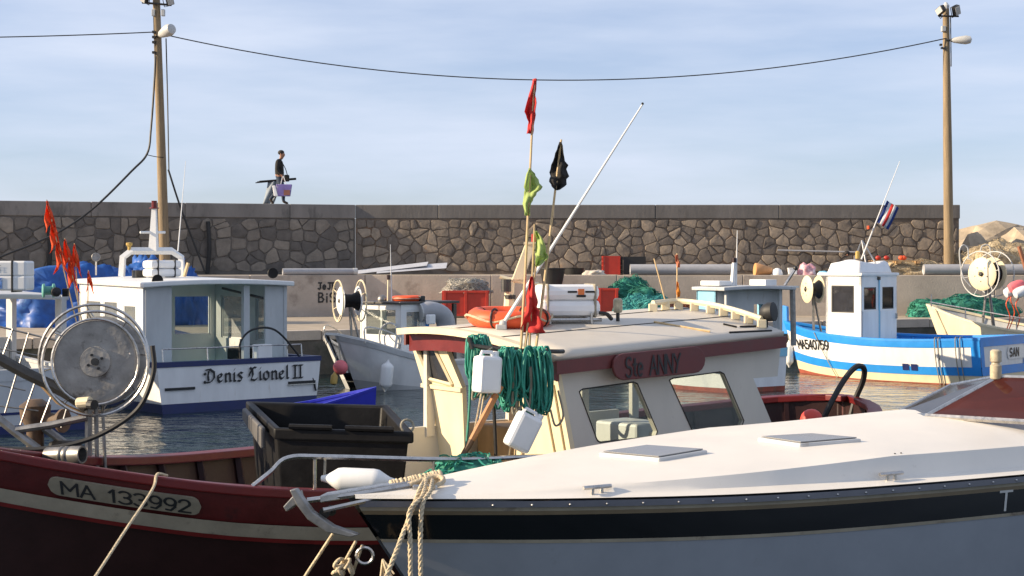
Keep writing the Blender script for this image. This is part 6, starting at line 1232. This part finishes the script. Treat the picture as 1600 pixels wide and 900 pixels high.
# ================================================================== clutter on the quays
def crate(name, lab, c, d, rz, m_, group=None, ribs=True, cat='crate'):
    c = Vector(c); t = thing(name, lab, cat, c, R(rz), group); w_, dp, h_ = d; th = .04
    for (x, y, a, b_) in ((0, -dp / 2 + th / 2, w_, th), (0, dp / 2 - th / 2, w_, th), (-w_ / 2 + th / 2, 0, th, dp - 2 * th), (w_ / 2 - th / 2, 0, th, dp - 2 * th)): bpart(MB().box((x, y, h_ / 2 + .05), (a, b_, h_ - .1)), 'side', m_, t)
    bpart(MB().box((0, 0, .07), (w_ - .02, dp - .02, .05)), 'floor', m_, t)
    if ribs:
        for x in [lerp(-w_ / 2 + .04, w_ / 2 - .04, i / 2) for i in range(3)]: bpart(MB().box((x, -dp / 2 - .025, h_ / 2), (.08, .05, h_)), 'post', m_, t, bevel=.01)
        for y in (-dp / 2 + .02, 0, dp / 2 - .02): bpart(MB().box((-w_ / 2 - .02, y, h_ / 2), (.05, .08, h_)), 'post', m_, t, bevel=.01)
        for z in (.08, h_ - .03): bpart(MB().box((0, -dp / 2 - .02, z), (w_ + .06, .045, .07)), 'rim', m_, t, bevel=.01)
    return t
crate('pallet_bin', 'red plastic pallet bin heaped with grey net on the quay', (P(729, 494, 45).x, 44.9, QZ), (1.3, 1.0, .78), 0, 'red_plastic', 'red pallet bins')
heap('net_pile', 'tangled grey net piled on the red bin', 'net', (P(729, 450, 44.9).x, 44.9, QZ + .7), (.68, .52, .42), 'net_grey', 2.2, 260, 'net_grey', tw=.008)
crate('pallet_bin', 'red bin behind the white raft case with a black bucket on it', (P(868, 494, 45).x, 44.95, QZ), (1.2, 1.0, .9), 0, 'red_plastic', 'red pallet bins'); crate('pallet_bin', 'red bin between the raft case and the green nets', (P(930, 494, 45).x + .1, 44.8, QZ), (1.05, 1.0, .85), 0, 'red_plastic', 'red pallet bins')
bx = V(P(863, 449, 44.9).x, 44.75, QZ + .88); t = thing('bucket', 'black tapered bucket standing on a red bin', 'bucket', bx); MB().lathe([(.27, 0), (.37, .52), (.39, .53), (.39, .56), (.35, .56), (.26, .03), (0, .03)], bx, (0, 0, 1), 24).build('shell', 'black_rubber', t, smooth=True)
bx = V(P(897, 430, 47).x, 47, UZ); t = thing('tub', 'low black tub on the wall top left of the red crate', 'tub', bx); MB().lathe([(.26, 0), (.31, .2), (.33, .21), (.28, .21), (.24, .03), (0, .03)], bx, (0, 0, 1), 20).build('shell', 'black_rubber', t, smooth=True)
def lattice(lab, px0, px1, py0, Y, dp, m_, rz=0):
    a, b_ = P(px0, 430, Y), P(px1, 430, Y); w_ = b_.x - a.x; h_ = P(0, py0, Y).z - UZ; c = V((a.x + b_.x) / 2, Y, UZ); t = thing('fish_crate', lab, 'crate', c, R(rz))
    for x in (-w_ / 2, w_ / 2):
        for y in (-dp / 2, dp / 2): bpart(MB().box((x * .94, y * .94, h_ / 2), (.04, .04, h_)), 'corner', m_, t)
    for z in [lerp(.03, h_ - .03, i / 4) for i in range(5)]:
        bpart(MB().box((-w_ / 2 * .94, 0, z), (.02, dp, .035)), 'slat', m_, t); bpart(MB().box((w_ / 2 * .94, 0, z), (.02, dp, .035)), 'slat', m_, t)
    for y in [lerp(-dp / 2, dp / 2, i / 4) for i in range(5)]: bpart(MB().box((-w_ / 2 * .94, y, h_ / 2), (.015, .025, h_)), 'slat', m_, t)
    bpart(MB().box((.02, -dp / 2 + .02, h_ / 2), (w_ * .9, .025, h_ - .02)), 'base_panel', m_, t); bpart(MB().box((.02, 0, h_ - .01), (w_ * .9, dp * .96, .02)), 'end_panel', m_, t); return t
lattice('red slatted fish crate standing on its side on the wall', 941, 968, 400, 47.2, .6, 'red_plastic'); lattice('black crate on its side next to the red one', 970, 1008, 401, 47.3, .6, 'black_rubber')
def pipe(lab, a, b_, r, m_='pvc_grey'):
    t = thing('pipe', lab, 'pipe', a, 0, 'grey pipes'); a, b_ = Vector(a), Vector(b_); d = (b_ - a).normalized(); MB().lathe([(r * .85, .02), (r, 0), (r, (b_ - a).length), (r * .85, (b_ - a).length - .02)], a, d, 16).build('tube', m_, t, smooth=True); MB().lathe([(r * 1.08, 0), (r * 1.08, .12)], b_ - d * .13, d, 16).build('collar', 'lamp_shell', t)
X0 = P(438, 436, 44.9); pipe('grey plastic pipe on the wall above the graffiti', V(X0.x, low_y(X0.x) + .12, UZ + .105), V(P(558, 432, 46).x, low_y(P(558, 432, 46).x) + .12, UZ + .105), .1); pipe('long grey pipe lying along the wall top in the middle', V(P(985, 430, 46).x, 46.12, UZ + .165), V(P(1150, 430, 46).x, 46.14, UZ + .165), .16); pipe('grey pipe along the wall top at the right edge', V(P(1445, 425, 46).x, 46.14, UZ + .165), V(18.5, 46.14, UZ + .165), .16)
for i, (x0, x1, ya, yb, lab) in enumerate(((556, 668, 428, 415, 'upper pale corrugated sheet lying on the wall'), (590, 698, 431, 419, 'lower pale corrugated sheet lying on the wall'))):
    a, b_ = P(x0, ya, 46.6 - .2 * i), P(x1, yb, 46.6 - .2 * i); a.z = UZ + .02 + .03 * i; b_.z = max(b_.z, UZ + .12); mb = MB(); mb.grid(lambda u, v: lerp(a, b_, u) + V(0, (v - .5) * .8, .018 * math.sin(v * 40) + (.1 + .05 * i) * v), 6, 40); tag(mb.build('corrugated_sheet', mat('zinc_sheet', (.5, .51, .54), .45, metal=.2, var=.1), solid=.008), lab, 'sheet', 'corrugated sheets')
heap('net_pile', 'tall dark green net heap against the low wall', 'net', (P(985, 492, 45).x, 45.1, QZ), (.95, .6, 1.0), 'net_green', 3.7, 260, 'net_green', tw=.009); heap('net_pile', 'teal net heap in front of the dark green one', 'net', (P(1003, 494, 44).x, 44.2, QZ), (.85, .5, .6), 'net_teal', 6.1, 260, 'net_teal', tw=.009)
heap('net_pile', 'rust-brown net heap beside the marker sticks', 'net', (P(1055, 490, 44.5).x, 44.6, QZ), (.75, .5, .5), 'net_rust', 1.9, 220, 'net_rust', tw=.012); heap('net_pile', 'green net spread at the foot of the wall behind the blue boat', 'net', (P(1500, 488, 45).x, 45.1, QZ), (1.5, .55, .6), 'net_green', 9.9, 240, 'net_green', tw=.009)
heap('net_pile', 'beige net heap on the wall top behind the blue boat', 'net', (P(1432, 428, 47.3).x, 47.4, UZ), (1.1, .5, .4), 'net_beige', 5.3, 220, 'net_beige'); heap('net_pile', 'large beige net heap before the boulders', 'net', (P(1572, 428, 48).x, 48.3, UZ), (1.4, .8, .95), 'net_beige', 7.2, 260, 'net_beige')
t = thing('pallet', 'wooden pallet lying on the beige net heap', 'pallet', (P(1400, 410, 47.3).x, 47.3, UZ + .38), 0)
for i in range(3): bpart(MB().box((0, -.35 + .35 * i, .05), (1.5, .1, .03)), 'board', 'wood', t)
for i in range(3): bpart(MB().box((-.6 + .6 * i, 0, 0), (.1, .8, .07)), 'bearer', 'wood', t)
for i, (px, m_) in enumerate(((1372, 'red_plastic'), (1385, 'red_plastic'), (1408, 'orange'), (1412, 'orange'))):
    t = tag(MB().ball((P(px, 405, 47).x, 46.98, UZ + .52), (.09, .07, .07)).build('float', m_, smooth='all'), ('red' if i < 2 else 'orange') + ' net float on the pallet, ' + ('left' if i % 2 == 0 else 'right') + ' of its pair', 'float', 'net floats')
bx = V(P(1193, 428, 46.6).x, 46.7, UZ + .13); t = thing('cone_float', 'faded orange tapered float lying on the wall', 'float', bx); MB().lathe([(.2, 0), (.21, .05), (.12, .5), (.1, .52), (0, .52)], bx + V(-.25, 0, .03), (1, .1, -.08), 18).build('body', mat('faded_orange', (.6, .3, .12), .6), t, smooth=True)
bx = V(P(1215, 428, 46.6).x, 46.65, UZ); t = thing('cap_float', 'white domed float on the wall beside the orange one', 'float', bx); MB().lathe([(.17, 0), (.17, .05), (.13, .15), (.06, .2), (0, .21)], bx, (0, 0, 1), 16).build('dome', 'white_plastic', t, smooth=True)
bx = P(1226, 428, 46.6); t = tag(MB().hexa([V(bx.x - .06, 46.6, UZ), V(bx.x + .08, 46.6, UZ), V(bx.x + .08, 46.66, UZ), V(bx.x - .06, 46.66, UZ)], [V(bx.x - .08, 46.72, UZ + .3), V(bx.x, 46.72, UZ + .32), V(bx.x, 46.78, UZ + .32), V(bx.x - .08, 46.78, UZ + .3)]).build('slate', 'stone_grey'), 'dark slab leaning on the wall top right of the white float', 'stone')
bx = V(P(1238, 428, 46.6).x, 46.6, UZ); t = thing('plastic_box', 'small white plastic box on the wall', 'box', bx); MB().box(bx + V(0, 0, .1), (.26, .2, .18)).build('body', 'white_plastic', t, bevel=.02); MB().box(bx + V(0, 0, .2), (.28, .22, .03)).build('lid', 'white_plastic', t, bevel=.01)
heap('plastic_bag', 'pink and white plastic bag heap on the wall', 'bag', (P(1262, 428, 46.6).x, 46.7, UZ), (.27, .22, .34), mat('pink_film', (.6, .3, .33), .5, var=.4, sc=8, c2=(.75, .72, .7), c2t=.5, c2sc=5), 4.9, 0); heap('cloth_rag', 'light blue cloth lying on the wall', 'cloth', (P(1288, 428, 46.6).x, 46.5, UZ), (.22, .15, .12), 'pale_blue', 8.8, 0)
heap('cloth_rag', 'pale rag hanging over the wall edge by the bucket', 'cloth', (P(930, 430, 46.2).x, 46.3, UZ), (.35, .25, .14), mat('rag', (.5, .45, .38), .9, var=.25), 6.6, 0)
for i, (x0, y0, x1, y1, lab) in enumerate(((1022, 404, 1047, 486, 'bare leaning bamboo stick before the low wall'), (1058, 396, 1058, 488, 'upright stick with two faded orange flags'))):
    t = thing('marker_flag' if i else 'bamboo_stick', lab, 'flag' if i else 'stick', P(x1, y1, 43.2)); MB().tube([V(P(x1, y1, 43.2).x, 43.2, QZ), P(x0, y0, 43.4)], .022, 6).build('pole', 'bamboo', t)
    if i: rag(t, cloth('flag_faded', (.6, .22, .12), .35), [(1055, 1059, 398), (1055, 1060, 405), (1057, 1063, 412), (1058, 1062, 418)], 43.3, 2.5); rag(t, cloth('flag_amber', (.75, .3, .04), .35), [(1057, 1059, 440), (1057, 1061, 448), (1057, 1063, 457), (1058, 1062, 464)], 43.25, 3.5)
# blue tarpaulins
heap('tarpaulin', 'blue tarpaulin over a heap behind the left boats', 'tarpaulin', (P(95, 500, 38.5).x, 38.6, QZ), (2.5, 1.0, 1.4), 'tarp', 2.9, 0, crumple=.28, group='blue tarpaulins'); heap('tarpaulin', 'crumpled blue tarpaulin heap behind the white wheelhouse arch', 'tarpaulin', (P(235, 500, 40.5).x, 40.6, QZ), (1.3, .9, 1.6), 'tarp', 5.9, 0, crumple=.3, group='blue tarpaulins'); heap('tarpaulin', 'lower blue tarpaulin bulge seen through the wheelhouse', 'tarpaulin', (P(283, 500, 39.5).x, 39.8, QZ), (.75, .6, 1.25), 'tarp', 8.3, 0, crumple=.3, group='blue tarpaulins')
